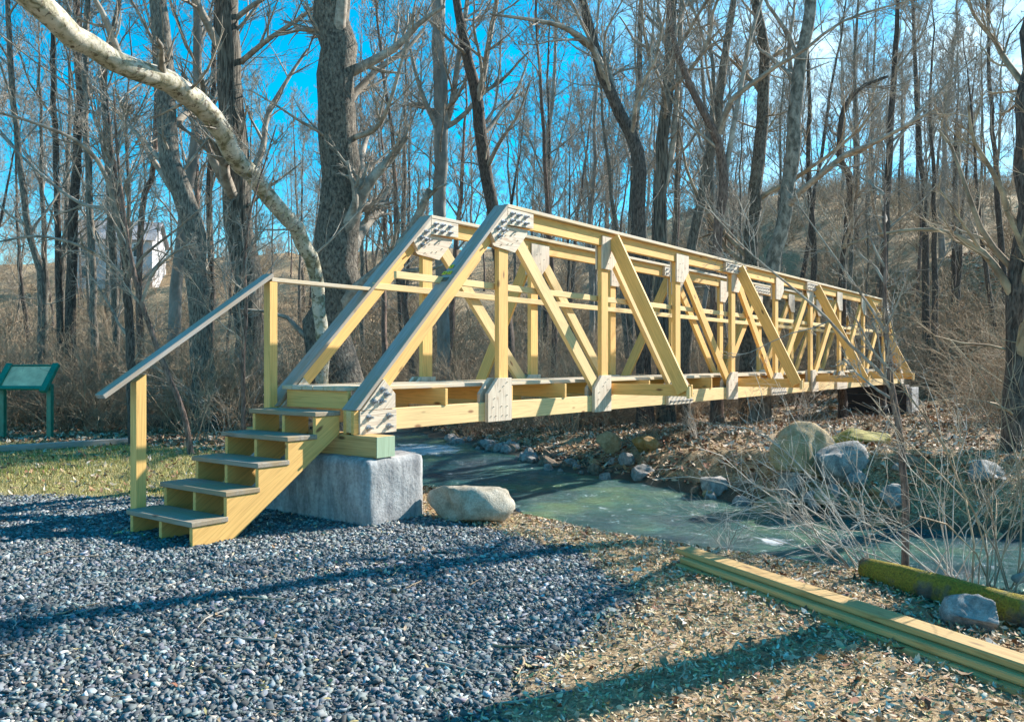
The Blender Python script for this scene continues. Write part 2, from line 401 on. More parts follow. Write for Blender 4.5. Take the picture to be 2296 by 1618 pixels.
# trail markers on the cap of the near end post
for (X, Y, z) in ((6.459, 5.614, 2.392), (6.384, 5.642, 2.319), (6.384, 5.574, 2.319)):
    dd = Vector((d[0], 0, d[1])); q = Vector((L_(X), Y - BY - .0, z)) + Vector((-d[1], 0, d[0])) * .012
    q.z = .984 + (q.x + .04) * d[1] / d[0] + .012
    bm = bmesh.new()
    mm = MB(); mm.beam(q - dd * .024, q + dd * .024, .052, .004, (0, 1, 0))
    pl = mm.build('trail_marker', yellow, first_cap, 0)
    pl['label'] = 'small yellow enamel trail blaze with a black dot'
    mm = MB(); q2 = q + Vector((-d[1], 0, d[0])) * .003; mm.beam(q2 - dd * .006, q2 + dd * .006, .012, .004, (0, 1, 0)); mm.v = mm.v; 
    mm2 = mm; pl2 = mm2.build('nail_head', nailmat, first_cap, 0)
q = Vector((L_(6.306), 5.604 - BY, 0)); q.z = .984 + (q.x + .04) * d[1] / d[0] + .008
mm = MB(); mm.beam(q - dd * .027, q + dd * .027, .135, .004, (0, 1, 0)); mm.build('name_plate', brownplate, first_cap, 0)
# floor: joists, outriggers with their braces, deck boards
for h in range(0, 21):
    x = h * P / 2
    if h in (4, 8, 12, 16): continue
    xx = .07 if h == 0 else (NP * P - .11 if h == 20 else x + .105)
    y0, y1 = (.18, 1.05) if h in (0, 20) else (.0, 1.23)
    one('box', (xx, xx + .042, y0, y1, .9785, 1.143, 'y'), 'floor_joist', pine, bridge)
for k in (2, 4, 6, 8):
    x = k * P + .155
    one('box', (x, x + .045, -1.13, 2.36, .9785, 1.125, 'y'), 'outrigger_beam', pine, bridge)
    for sg, yc in ((-1, .05), (1, 1.18)):
        ya, yb = yc + sg * .10, yc + sg * 1.085
        m = MB(); m.beam((x - .025, ya - sg * .02, 3.04), (x - .025, yb, 1.03), .175, .045, (0, 1, 0)); m.build('sway_brace', pine, bridge)
        one('box', (x - .046, x + .046, yb + sg * .047, yb + sg * .09, .955, 1.10, 'z'), 'brace_foot', pine_pale, bridge)
m = MB()
for i in range(6):
    y = .182 + i * .1505
    cuts = [.035] + sorted([3.1 + (i % 3) * 1.1 + 3.64 * j for j in range(5)]) + [NP * P - .02]
    for a, b in zip(cuts[:-1], cuts[1:]): m.box(a, b - .004, y, y + .145, 1.1445, 1.184 + random.random() * .002)
m.build('deck', deckwood, bridge, .005)
# handrails inside the trusses
one('box', (.60, 21.3, .092, .13, 2.205, 2.275), 'handrail', pine_pale, bridge)
one('box', (1.28, 21.3, 1.10, 1.138, 2.205, 2.275), 'handrail', pine_pale, bridge)
# ------------------------------------------------------------------ steps
sx_, sy_ = BW(3.55, 6.15)
steps = empty('wooden_steps', (sx_, sy_, 0), math.atan2(CA, SA))
tag(steps, 'five wooden steps with one sloping handrail leading up to the footbridge', 'steps')
S = lambda X: X - 3.55
T = lambda Y: Y - 6.15
for i in range(5):
    x = 3.537 + .2945 * i; z = .2 + .193 * i
    x1 = x + .322 if i < 4 else 5.005
    one('box', (S(x), S(x1), T(5.665), T(6.61), z - .04, z, 'y'), 'tread', treadwood, steps, .005)
for Y in (5.676, 6.10, 6.53):
    poly = [(3.552, -.03)]
    for i in range(5):
        x = 3.552 + .2945 * i; z = .158 + .193 * i; poly += [(x, z), (x + .2945 if i < 4 else 5.003, z)]
    poly += [(5.003, .77), (3.86, -.03)]
    one('prism', ([(S(a), b) for a, b in poly], T(Y), T(Y + .04), (1, .655)), 'stringer', pine, steps, .003)
one('box', (S(3.43), S(3.60), T(5.95), T(6.68), -.03, .018, 'y'), 'ground_sill', pine, steps)
for x0, zt, zb in ((3.625, 1.275, -.1), (4.955, 2.178, .0)):
    m = MB()
    x1 = x0 + .092; sl = .70 if x0 < 4 else 0
    m.prism([(S(x0), zb), (S(x1), zb), (S(x1), zt + sl * .046), (S(x0), zt - sl * .046)], T(6.615), T(6.707), (0, 1)); m.build('rail_post', pine, steps)
rs = .70; ra = Vector((S(3.345), T(6.655), 1.128)); rb = Vector((S(4.978), T(6.655), 1.128 + rs * 1.633 - .03))
m = MB(); m.beam(ra, rb, .135, .04, (0, 1, 0)); m.build('handrail', greywood, steps)
one('box', (S(4.985), S(6.30), T(6.62), T(6.71), 2.182, 2.22), 'handrail', deckwood, steps)
# ------------------------------------------------------------------ sill beam and piers
qx, qy = BW(5.0, 5.2)
sill = empty('sill_beam', (qx, qy, .58), math.atan2(CA, SA))
tag(sill, 'heavy square timber with green stained end lying on the near concrete pier', 'beam')
one('box', (0, .22, .006, 1.85, .0, .183, 'y'), 'timber', oldpine, sill, .006)
one('box', (.002, .218, .0, .0055, .002, .181, 'z'), 'end_grain', endgreen, sill, 0)
def rough_block(name, x0, x1, y0, y1, z0, z1, seed, mat, parent=None, slope=0.0, amp=.012, step=.06, taper=0):
    bm = bmesh.new(); bmesh.ops.create_cube(bm, size=1)
    nx = max(2, int((x1 - x0) / step)); ny = max(2, int((y1 - y0) / step)); nz = max(2, int((z1 - z0) / step))
    bmesh.ops.bevel(bm, geom=list(bm.edges), offset=.045, segments=2, affect='EDGES')
    bm.free(); bm = bmesh.new()
    V = {}
    def vert(i, j, k):
        if (i, j, k) not in V:
            p = np.array([i / nx, j / ny, k / nz])
            q = np.array([x0 + (x1 - x0) * p[0], y0 + (y1 - y0) * p[1], z0 + (z1 - z0) * p[2]])
            V[(i, j, k)] = bm.verts.new(q)
        return V[(i, j, k)]
    for i in range(nx):
        for j in range(ny):
            bm.faces.new([vert(*q) for q in ((i, j, 0), (i, j + 1, 0), (i + 1, j + 1, 0), (i + 1, j, 0))])
            bm.faces.new([vert(*q) for q in ((i, j, nz), (i + 1, j, nz), (i + 1, j + 1, nz), (i, j + 1, nz))])
    for i in range(nx):
        for k in range(nz):
            bm.faces.new([vert(*q) for q in ((i, 0, k), (i + 1, 0, k), (i + 1, 0, k + 1), (i, 0, k + 1))])
            bm.faces.new([vert(*q) for q in ((i, ny, k), (i, ny, k + 1), (i + 1, ny, k + 1), (i + 1, ny, k))])
    for j in range(ny):
        for k in range(nz):
            bm.faces.new([vert(*q) for q in ((0, j, k), (0, j, k + 1), (0, j + 1, k + 1), (0, j + 1, k))])
            bm.faces.new([vert(*q) for q in ((nx, j, k), (nx, j + 1, k), (nx, j + 1, k + 1), (nx, j, k + 1))])
    r = .05
    for v in bm.verts:
        c = Vector((min(max(v.co.x, x0 + r), x1 - r), min(max(v.co.y, y0 + r), y1 - r), min(max(v.co.z, z0 + r), z1 - r)))
        dlt = v.co - c
        if dlt.length > r: v.co = c + dlt.normalized() * r
        nn = dlt.normalized() if dlt.length else Vector((0, 0, 1))
        a = amp * 2 * float(fbm(np.array([v.co.x * 4 + v.co.z * 3 + seed]), np.array([v.co.y * 4 - v.co.z * 2.3 + seed]))[0])
        v.co += nn * a
    bmesh.ops.recalc_face_normals(bm, faces=bm.faces)
    me = bpy.data.meshes.new(name); bm.to_mesh(me); bm.free()
    return obj(name, me, mat, parent, smooth=True)
qx, qy = BW(4.88, 5.2)
pier = rough_block('concrete_pier', 0, .72, 0, 1.95, -.75, .575, 3.3, concrete)
pier.location = (qx, qy, 0); pier.rotation_euler = (0, 0, math.atan2(CA, SA))
tag(pier, 'rough grey concrete pier carrying the near end of the footbridge', 'pier')
qx, qy = BW(26.5, 5.35)
fp = empty('far_abutment', (qx, qy, -.3), math.atan2(CA, SA))
tag(fp, 'dark stacked timber abutment under the far end of the footbridge', 'abutment')
for i in range(4):
    one('box', (.02 + random.random() * .03, .5, .0, 1.95, -.15 + i * .3, .125 + i * .3, 'y'), 'timber_course', darktimber, fp, .02)
one('box', (.0, .95, -.16, -.005, -.2, .95, 'z'), 'end_slab', concrete, fp, .01)

# ------------------------------------------------------------------ terrain
near_shore = [G(a, b, WATER) for a, b in ((300, 893), (420, 910), (560, 935), (750, 1000), (880, 1060), (945, 1095), (1000, 1110), (1160, 1140), (1260, 1170), (1400, 1197), (1540, 1218), (1700, 1250), (1850, 1270), (1960, 1287), (2296, 1340))] + [(6, 6.0), (14, 5.6), (45, 5)]
far_shore = [G(a, b, WATER) for a, b in ((320, 868), (560, 882), (700, 905), (945, 975), (1000, 988), (1150, 1025), (1240, 1055), (1330, 1072), (1440, 1086), (1560, 1106), (1700, 1136), (1800, 1153), (1950, 1175), (2296, 1205))] + [(8, 8.3), (14, 8.6), (45, 9)]
creek = near_shore + far_shore[::-1]
def ground_h(x, y):
    x = np.asarray(x, float); y = np.asarray(y, float)
    ins = inside(creek, x, y); dn = pdist(near_shore, x, y); df = pdist(far_shore, x, y); dd = np.minimum(dn, df)
    far = ~ins & (df < dn)
    dist = np.hypot(x, y)
    near_land = .0 + .02 * fbm(x * .7, y * .7) - .07 * sstep(4.6, 7.5, y + .25 * x) * sstep(-1.2, 1, x) + .05 * sstep(3, 12, -x - 4)
    near_land = near_land + 9 * sstep(75, 150, dist) * sstep(0, 40, -x)
    # far side: low wooded flat, then a hillside, nearer on the right
    u = y + .25 * x
    hill = 17 * sstep(30, 120, u) + 5 * sstep(14, 60, u - 10 + .5 * x) * sstep(8, 30, x)
    far_land = -.12 + .16 * fbm(x * .45, y * .45) + .5 * sstep(1.5, 4.5, x) * (1 - sstep(12, 21, y)) + hill
    far_land = far_land + np.clip(hill, 0, 3) * .5 * fbm(x * .12, y * .12)
    land = np.where(far, far_land, near_land)
    bw = np.where(far, np.where(x > 2.0, .8, np.where(x > -.5, 1.6, 2.6)), 1.4)
    t = np.clip(dd / bw, 0, 1); t = np.where(far, t ** .8, t * t * (3 - 2 * t))
    shore = WATER - .02
    bank = shore + (land - shore) * t + .05 * fbm(x * 2.3, y * 2.3) * np.sin(np.pi * np.clip(t, 0, 1))
    bed = WATER - .02 - np.clip(dd * .45, 0, .4)
    return np.where(ins, bed, bank)
def axis(lo, hi, n, c, k):
    a = math.asinh((lo - c) / k); b = math.asinh((hi - c) / k); return c + k * np.sinh(np.linspace(a, b, n))
xs = axis(-170, 170, 560, .5, 4.5); ys = axis(-12, 260, 600, 7, 6)
GX, GY = np.meshgrid(xs, ys); GZ = ground_h(GX, GY)
V = np.stack([GX, GY, GZ], -1).reshape(-1, 3)
ii = np.arange(len(xs) * len(ys)).reshape(len(ys), len(xs))
FQ = np.stack([ii[:-1, :-1], ii[:-1, 1:], ii[1:, 1:], ii[1:, :-1]], -1).reshape(-1, 4)
# surface kinds: gravel, grass, leaf litter
gravel_poly = [(-14, -3), (-14, 8.6), (-8, 8.9), (-4.6, 8.7), (-3.3, 8.4), (-2.2, 8.1), (-1.4, 7.9), (-.75, 7.55), (.0, 6.95), (.35, 6.3), (.62, 5.6), (.58, 4.9), (.45, 4.2), (.02, 3.7), (-.25, 3.1), (-.6, 1), (-1, -3)]
grass_poly = [(-16, 8.4), (-16, 14.6), (-7.5, 14.2), (-5.2, 13.6), (-3.9, 12.0), (-3.0, 10.2), (-2.6, 8.5), (-3.3, 8.5), (-4.6, 8.8), (-8, 8.9)]
def soft(poly, x, y, w):
    d_ = pdist(poly, x, y, True); return np.clip(.5 + np.where(inside(poly, x, y), d_, -d_) / w, 0, 1)
gmask = soft(gravel_poly, GX + .25 * fbm(GX * 2, GY * 2), GY + .25 * fbm(GX * 2 + 9, GY * 2), .25)
grmask = soft(grass_poly, GX + .6 * fbm(GX * 1.3, GY * 1.3), GY + .6 * fbm(GX * 1.3 + 9, GY * 1.3), .6)
colr = np.zeros((V.shape[0], 3), np.float32); colr[:, 0] = gmask.ravel(); colr[:, 1] = grmask.ravel(); colr[:, 2] = (GZ < WATER + .12).ravel()
me = mesh_np('ground', V, FQ, 4, colr, True)
m, nt, N, L, bs = new_mat('ground')
tc = N.new('ShaderNodeTexCoord'); v = tc.outputs['Object']
at = N.new('ShaderNodeAttribute'); at.attribute_name = 'col'; sep = N.new('ShaderNodeSeparateColor'); L.new(at.outputs['Color'], sep.inputs[0])
n1 = noise(N, L, v, 3.0, 8, .7); n2 = noise(N, L, v, 45, 5, .7); vo = N.new('ShaderNodeTexVoronoi'); vo.inputs['Scale'].default_value = 26; L.new(v, vo.inputs['Vector'])
leaf = ramp_of(N, L, n2.outputs[0], [(.30, (.11, .07, .04)), (.48, (.32, .23, .13)), (.64, (.52, .42, .27))])
leaf = mixc(N, L, .5, leaf, ramp_of(N, L, vo.outputs['Color'], [(.2, (.5, .42, .38)), (.8, (1.5, 1.35, 1.2))]), 'MULTIPLY')
grv = ramp_of(N, L, n2.outputs[0], [(.35, (.035, .04, .05)), (.6, (.17, .19, .22))])
grs = ramp_of(N, L, n2.outputs[0], [(.3, (.12, .10, .03)), (.5, (.26, .22, .07)), (.7, (.44, .38, .16))])
mud = ramp_of(N, L, n2.outputs[0], [(.3, (.04, .032, .022)), (.7, (.16, .13, .09))])
c = mixc(N, L, sep.outputs[0], leaf, grv); c = mixc(N, L, sep.outputs[1], c, grs); c = mixc(N, L, sep.outputs[2], c, mud)
L.new(c, bs.inputs['Base Color']); bs.inputs['Roughness'].default_value = .95
bump(N, L, bs, n2.outputs[0], .8, .03)
tag(obj('ground', me, m), kind='structure')
# creek water with real ripples
wx = axis(-80, 46, 420, 1.5, 6); wy = axis(4, 170, 380, 10, 6); WX, WY = np.meshgrid(wx, wy)
ang = .6
rip = .03 * fbm(WX * 3.2, WY * 4.5, 4) + .03 * fbm(WX * .9 + 3, WY * 1.3, 3)
rapid = np.exp(-((WX + 1.9) ** 2 / 1.6 + (WY - 16.5) ** 2 / 3)) + .9 * np.exp(-((WX - 2.55) ** 2 / .08 + (WY - 8.15) ** 2 / .12)) + .7 * sstep(20, 26, WY)
rip = rip + rapid * .07 * np.abs(fbm(WX * 3, WY * 3, 4))
WZ = WATER + rip
jj = np.arange(WX.size).reshape(WX.shape)
FW = np.stack([jj[:-1, :-1], jj[:-1, 1:], jj[1:, 1:], jj[1:, :-1]], -1).reshape(-1, 4)
cx, cy = WX.ravel()[FW].mean(1), WY.ravel()[FW].mean(1)
keep = inside(creek, cx, cy) | (pdist(creek, cx, cy, True) < 1.0)
wc = np.zeros((WX.size, 3), np.float32); wc[:, 0] = np.clip(rapid.ravel(), 0, 1)
me = mesh_np('creek_water', np.stack([WX, WY, WZ], -1).reshape(-1, 3), FW[keep], 4, wc, True)
m, nt, N, L, bs = new_mat('creek_water')
tc = N.new('ShaderNodeTexCoord'); v = tc.outputs['Object']
at = N.new('ShaderNodeAttribute'); at.attribute_name = 'col'; sep = N.new('ShaderNodeSeparateColor'); L.new(at.outputs['Color'], sep.inputs[0])
n1 = noise(N, L, v, .8, 3); n2 = noise(N, L, mapping(N, L, v, (1, 1.6, 1)), 7, 6, .7, .6); n3 = noise(N, L, v, 5, 7, .75)
c = ramp_of(N, L, n1.outputs[0], [(.35, (.02, .075, .095)), (.5, (.05, .15, .14)), (.65, (.16, .26, .14))])
fm = N.new('ShaderNodeMath'); fm.operation = 'MULTIPLY'; L.new(sep.outputs[0], fm.inputs[0]); L.new(n3.outputs[0], fm.inputs[1])
foam = ramp_of(N, L, fm.outputs[0], [(.30, (0, 0, 0)), (.42, (1, 1, 1))])
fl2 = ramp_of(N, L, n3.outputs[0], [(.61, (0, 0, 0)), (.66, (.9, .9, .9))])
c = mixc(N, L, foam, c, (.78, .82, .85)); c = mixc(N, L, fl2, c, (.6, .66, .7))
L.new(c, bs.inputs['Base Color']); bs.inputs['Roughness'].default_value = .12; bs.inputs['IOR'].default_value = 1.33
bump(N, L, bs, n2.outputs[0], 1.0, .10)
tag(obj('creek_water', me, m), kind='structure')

# ------------------------------------------------------------------ scattered small stuff
def scatter(poly_fn, x0, x1, y0, y1, n, rng):
    x = rng.uniform(x0, x1, n); y = rng.uniform(y0, y1, n); k = poly_fn(x, y); k = rng.random(n) < k
    return x[k], y[k]
def rot_mats(rng, n, tilt):
    a = rng.uniform(0, 2 * np.pi, n); b = rng.normal(0, tilt, n); c_ = rng.normal(0, tilt, n)
    ca, sa, cb, sb, cc, s2 = np.cos(a), np.sin(a), np.cos(b), np.sin(b), np.cos(c_), np.sin(c_)
    Z = np.zeros(n); O = np.ones(n)
    Rz = np.stack([np.stack([ca, -sa, Z], -1), np.stack([sa, ca, Z], -1), np.stack([Z, Z, O], -1)], 1)
    Rx = np.stack([np.stack([O, Z, Z], -1), np.stack([Z, cb, -sb], -1), np.stack([Z, sb, cb], -1)], 1)
    Ry = np.stack([np.stack([cc, Z, s2], -1), np.stack([Z, O, Z], -1), np.stack([-s2, Z, cc], -1)], 1)
    return Rz @ Rx @ Ry
def instance(tv, tf, pos, R, scale, colr):
    """tv (K,v,3) template variants picked at random"""
    n = len(pos); pick = np.random.default_rng(1).integers(0, len(tv), n)
    Vv = tv[pick] * scale[:, None, :]; Vv = np.einsum('nij,nvj->nvi', R, Vv) + pos[:, None, :]
    k = tv.shape[1]; Fv = tf[None] + (np.arange(n) * k)[:, None, None]
    return Vv.reshape(-1, 3), Fv.reshape(-1, tf.shape[1]), np.repeat(colr, k, 0)
def ico(sub):
    bm = bmesh.new(); bmesh.ops.create_icosphere(bm, subdivisions=sub, radius=1); bm.verts.ensure_lookup_table()
    Vv = np.array([v.co[:] for v in bm.verts]); Fv = np.array([[v.index for v in f.verts] for f in bm.faces]); bm.free(); return Vv, Fv
iv = np.array([(a, b, c) for a in (-1, 1) for b in (-1, 1) for c in (-1, 1)], float); if_ = np.array([(0, 1, 3), (0, 3, 2), (4, 6, 7), (4, 7, 5), (0, 4, 5), (0, 5, 1), (2, 3, 7), (2, 7, 6), (0, 2, 6), (0, 6, 4), (1, 5, 7), (1, 7, 3)])
rg = np.random.default_rng(11)
tmpl = np.stack([iv * .75 + rg.uniform(-.48, .48, iv.shape) for _ in range(40)])
gx, gy = scatter(lambda x, y: soft(gravel_poly, x + .3 * fbm(x * 2, y * 2), y + .3 * fbm(x * 2 + 9, y * 2), .5) * np.where(np.abs(x) < .66 * y + .4, 1, 0) * (inside(gravel_poly, x, y) | (rg.random(len(x)) < .3)), -6, 1.6, 2.7, 9, 440000, rg)
n = len(gx); s = rg.lognormal(math.log(.0074), .5, n); s = np.clip(s, .003, .021)
sc3 = np.stack([s * rg.uniform(.9, 1.5, n), s * rg.uniform(.7, 1.1, n), s * rg.uniform(.25, .6, n)], -1)
pos = np.stack([gx, gy, ground_h(gx, gy) + s * rg.uniform(.0, .6, n)], -1)
br = rg.lognormal(math.log(.15), .5, n)[:, None]; tint = np.array([[.88, 1.0, 1.06]]) + rg.normal(0, .05, (n, 3))
cc = np.clip(br * tint, .02, .62); odd = rg.random(n) < .03; cc[odd] = rg.uniform(.3, .6, (odd.sum(), 1)) * np.array([[1.05, .95, .82]])
Vg, Fg, Cg = instance(tmpl, if_, pos, rot_mats(rg, n, .45), sc3, cc)
tag(obj('gravel', mesh_np('gravel', Vg, Fg, 3, Cg), stonecol), kind='stuff')
# leaves: a bent lozenge of four quads' worth of triangles
def leaf_templates(k, r):
    T_ = []
    for _ in range(k):
        cu = r.uniform(-.5, .9); tw = r.uniform(-.4, .4)
        Vv = np.array([(-1, 0, 0), (-.35, .42, 0), (.35, .40, 0), (1, 0, 0), (.35, -.42, 0), (-.35, -.40, 0)], float)
        Vv[:, 1] *= r.uniform(.7, 1.2); Vv[:, 2] = cu * Vv[:, 0] ** 2 * .6 + np.abs(Vv[:, 1]) * r.uniform(-.3, .9) + tw * Vv[:, 0] * Vv[:, 1]
        Vv += r.normal(0, .06, Vv.shape); T_.append(Vv)
    return np.array(T_)
lf_t = leaf_templates(24, rg); lf_f = np.array([(0, 5, 1), (1, 5, 4), (1, 4, 2), (2, 4, 3)])
PAL = np.array([(.42, .30, .19), (.30, .18, .10), (.24, .10, .055), (.50, .40, .29), (.58, .50, .41), (.18, .10, .06), (.36, .22, .11)])
def notwater(x, y): return (ground_h(x, y) > WATER + .05) * 1.0
def leaves(name, fn, box, n, size, tilt, pal, lift=.01):
    x, y = scatter(fn, *box, n, rg); n = len(x); s = rg.uniform(size[0], size[1], n)
    pos = np.stack([x, y, ground_h(x, y) + lift + rg.uniform(0, .02, n)], -1)
    cc = pal[rg.integers(0, len(pal), n)] * rg.uniform(.7, 1.3, (n, 1))
    Vv, Fv, Cv = instance(lf_t, lf_f, pos, rot_mats(rg, n, tilt), np.stack([s, s * rg.uniform(.6, 1, n), s], -1), np.clip(cc, 0, .8))
    return Vv, Fv, Cv
def cat(parts):
    Vs, Fs, Cs, b = [], [], [], 0
    for Vv, Fv, Cv in parts: Vs.append(Vv); Fs.append(Fv + b); Cs.append(Cv); b += len(Vv)
    return np.concatenate(Vs), np.concatenate(Fs), np.concatenate(Cs)
infr = lambda x, y: np.abs(x) < .68 * y + .6
fine = np.array([(.56, .45, .30), (.48, .38, .21), (.66, .57, .44), (.34, .24, .14), (.50, .40, .17), (.62, .42, .28)])
nearfn = lambda x, y: notwater(x, y) * infr(x, y) * (1 - .96 * inside(gravel_poly, x + .3 * fbm(x * 2, y * 2), y)) * ~inside(grass_poly, x, y)
parts = [leaves('l', nearfn, (-2.2, 6, 2.8, 10), 95000, (.008, .021), .5, fine),
         leaves('l', lambda x, y: nearfn(x, y) * np.clip(sstep(-.2, .5, fbm(x * 1.2, y * 1.2)) * .6 + sstep(.2, 1.2, x + (y - 4.2) * .25), .05, 1), (-2.2, 6, 2.8, 10), 15000, (.018, .040), .5, PAL),
         leaves('l', lambda x, y: notwater(x, y) * infr(x, y) * ~inside(grass_poly, x, y), (-16, 18, 9, 22), 75000, (.035, .075), .55, PAL),
         leaves('l', lambda x, y: notwater(x, y) * infr(x, y) * ~inside(grass_poly, x, y), (-28, 32, 22, 48), 60000, (.06, .14), .6, PAL),
         leaves('l', lambda x, y: inside(grass_poly, x, y) * .35, (-12, -2, 8, 15), 6000, (.03, .06), .5, PAL)]
tag(obj('leaf_litter', mesh_np('leaf_litter', *cat(parts)[:2], 3, cat(parts)[2]), leafcol), kind='stuff')
# grass blades
def blades(fn, box, n, hgt, wid, pal, lean):
    x, y = scatter(fn, *box, n, rg); n = len(x); h = rg.uniform(*hgt, n); a = rg.uniform(0, 2 * np.pi, n); l = rg.uniform(lean[0], lean[1], n)
    z = ground_h(x, y); base = np.stack([x, y, z - .005], -1); sd = np.stack([-np.sin(a), np.cos(a), np.zeros(n)], -1) * (wid / 2)
    fw = np.stack([np.cos(a), np.sin(a), np.zeros(n)], -1); up = np.array([0, 0, 1.])
    mid = base + up * (h * .6 * (1 - .4 * l))[:, None] + fw * (h * .3 * l)[:, None]; tip = base + up * (h * (1 - .7 * l))[:, None] + fw * (h * .8 * l)[:, None]
    Vv = np.stack([base - sd, base + sd, mid - sd * .8, mid + sd * .8, tip], 1).reshape(-1, 3)
    Fv = (np.array([(0, 1, 3), (0, 3, 2), (2, 3, 4)])[None] + (np.arange(n) * 5)[:, None, None]).reshape(-1, 3)
    cc = pal[rg.integers(0, len(pal), n)] * rg.uniform(.7, 1.25, (n, 1)); return Vv, Fv, np.repeat(cc, 5, 0)
GP = np.array([(.42, .34, .13), (.50, .42, .18), (.34, .30, .08), (.22, .26, .04), (.56, .48, .26)])
GR = np.array([(.16, .24, .03), (.24, .28, .05), (.40, .36, .10)])
patch = lambda x, y: np.clip(sstep(.1, .5, fbm(x * 1.7 + 4, y * 1.7)), 0, 1)
parts = [blades(lambda x, y: soft(grass_poly, x, y, 1.0) * infr(x, y), (-12, -1.8, 8, 15), 70000, (.03, .10), .006, GP, (.3, 1.0)),
         blades(lambda x, y: soft(grass_poly, x, y, 1.0) * infr(x, y) * patch(x, y), (-12, -1.8, 8, 15), 30000, (.05, .13), .006, GR, (.1, .8)),
         blades(lambda x, y: nearfn(x, y) * (.35 + .65 * patch(x * .8, y * .8)), (-.6, 3.6, 2.8, 9.5), 42000, (.015, .055), .0035, GP, (.6, 1.2)),
         blades(lambda x, y: nearfn(x, y) * (patch(x * 2.1 + 8, y * 2.1) > .7), (-.6, 3.6, 2.8, 9.5), 5000, (.03, .08), .004, GR, (.1, .7))]
tag(obj('grass', mesh_np('grass', *cat(parts)[:2], 3, cat(parts)[2]), grasscol), kind='stuff')
# ------------------------------------------------------------------ branches
def unit(v): return v / (np.linalg.norm(v, axis=-1, keepdims=True) + 1e-12)
def tubes(Pn, Rn, k):
    """Pn (M,n,3) centre lines, Rn (M,n) radii -> quads"""
    M, n, _ = Pn.shape
    Tn = unit(np.gradient(Pn, axis=1)); av = np.abs(unit(Pn[:, -1] - Pn[:, 0])); ax = np.argmin(av, 1)
    ref = np.eye(3)[ax][:, None, :]; u = unit(ref - (ref * Tn).sum(-1, keepdims=True) * Tn); w_ = np.cross(Tn, u)
    a = np.arange(k) * 2 * np.pi / k
    Vv = Pn[:, :, None] + Rn[:, :, None, None] * (u[:, :, None] * np.cos(a)[None, None, :, None] + w_[:, :, None] * np.sin(a)[None, None, :, None])
    idx = np.arange(M * n * k).reshape(M, n, k); nx = np.roll(idx, -1, 2)
    Fv = np.stack([idx[:, :-1], nx[:, :-1], nx[:, 1:], idx[:, 1:]], -1).reshape(-1, 4)
    return Vv.reshape(-1, 3), Fv
def catq(parts):
    Vs, Fs, b = [], [], 0
    for Vv, Fv in parts: Vs.append(Vv); Fs.append(Fv + b); b += len(Vv)
    return np.concatenate(Vs), np.concatenate(Fs)
def spawn(Pn, Rn, c, tr, ar, lf, rf, n, wig, up, r, rmin, lens=None):
    """c children on each parent line"""
    M, m, _ = Pn.shape; ln = np.linalg.norm(np.diff(Pn, axis=1), axis=-1).sum(1) if lens is None else lens
    t = r.uniform(tr[0], tr[1], (M, c)) * (m - 1); i = np.minimum(t.astype(int), m - 2); f = (t - i)[..., None]
    mi = np.arange(M)[:, None]
    p = Pn[mi, i] * (1 - f) + Pn[mi, i + 1] * f; rr = Rn[mi, i] * (1 - f[..., 0]) + Rn[mi, i + 1] * f[..., 0]
    tg = unit(Pn[mi, i + 1] - Pn[mi, i]); q = unit(np.cross(tg, r.normal(size=(M, c, 3))))
    an = r.uniform(ar[0], ar[1], (M, c))[..., None]
    dr = (tg * np.cos(an) + q * np.sin(an)).reshape(-1, 3)
    L0 = (ln[:, None] * r.uniform(lf[0], lf[1], (M, c)) * (1.15 - .7 * t / (m - 1))).reshape(-1)
    r0 = np.maximum(np.minimum(rr * r.uniform(rf[0], rf[1], (M, c)), rr * .9).reshape(-1), rmin)
    cur = p.reshape(-1, 3); out = [cur]; st = (L0 / (n - 1))[:, None]
    for _ in range(n - 1):
        dr = unit(dr + r.normal(0, wig, dr.shape) + np.array([0, 0, up])); cur = cur + dr * st; out.append(cur)
    Pc = np.stack(out, 1); Rc = np.maximum(r0[:, None] * np.linspace(1, .3, n)[None], rmin * .6)
    return Pc, Rc
def spline(pts, n):
    pts = np.asarray(pts, float); d_ = np.r_[0, np.cumsum(np.linalg.norm(np.diff(pts[:, :3], axis=0), axis=1))]
    pp = np.vstack([2 * pts[0] - pts[1], pts, 2 * pts[-1] - pts[-2]]); s = np.linspace(0, d_[-1], n); out = []
    for v in s:
        i = min(np.searchsorted(d_, v, side='right') - 1, len(pts) - 2); u = (v - d_[i]) / (d_[i + 1] - d_[i] + 1e-9)
        a, b, c_, e = pp[i], pp[i + 1], pp[i + 2], pp[i + 3]
        out.append(.5 * ((2 * b) + (c_ - a) * u + (2 * a - 5 * b + 4 * c_ - e) * u * u + (3 * b - a - 3 * c_ + e) * u ** 3))
    return np.array(out)
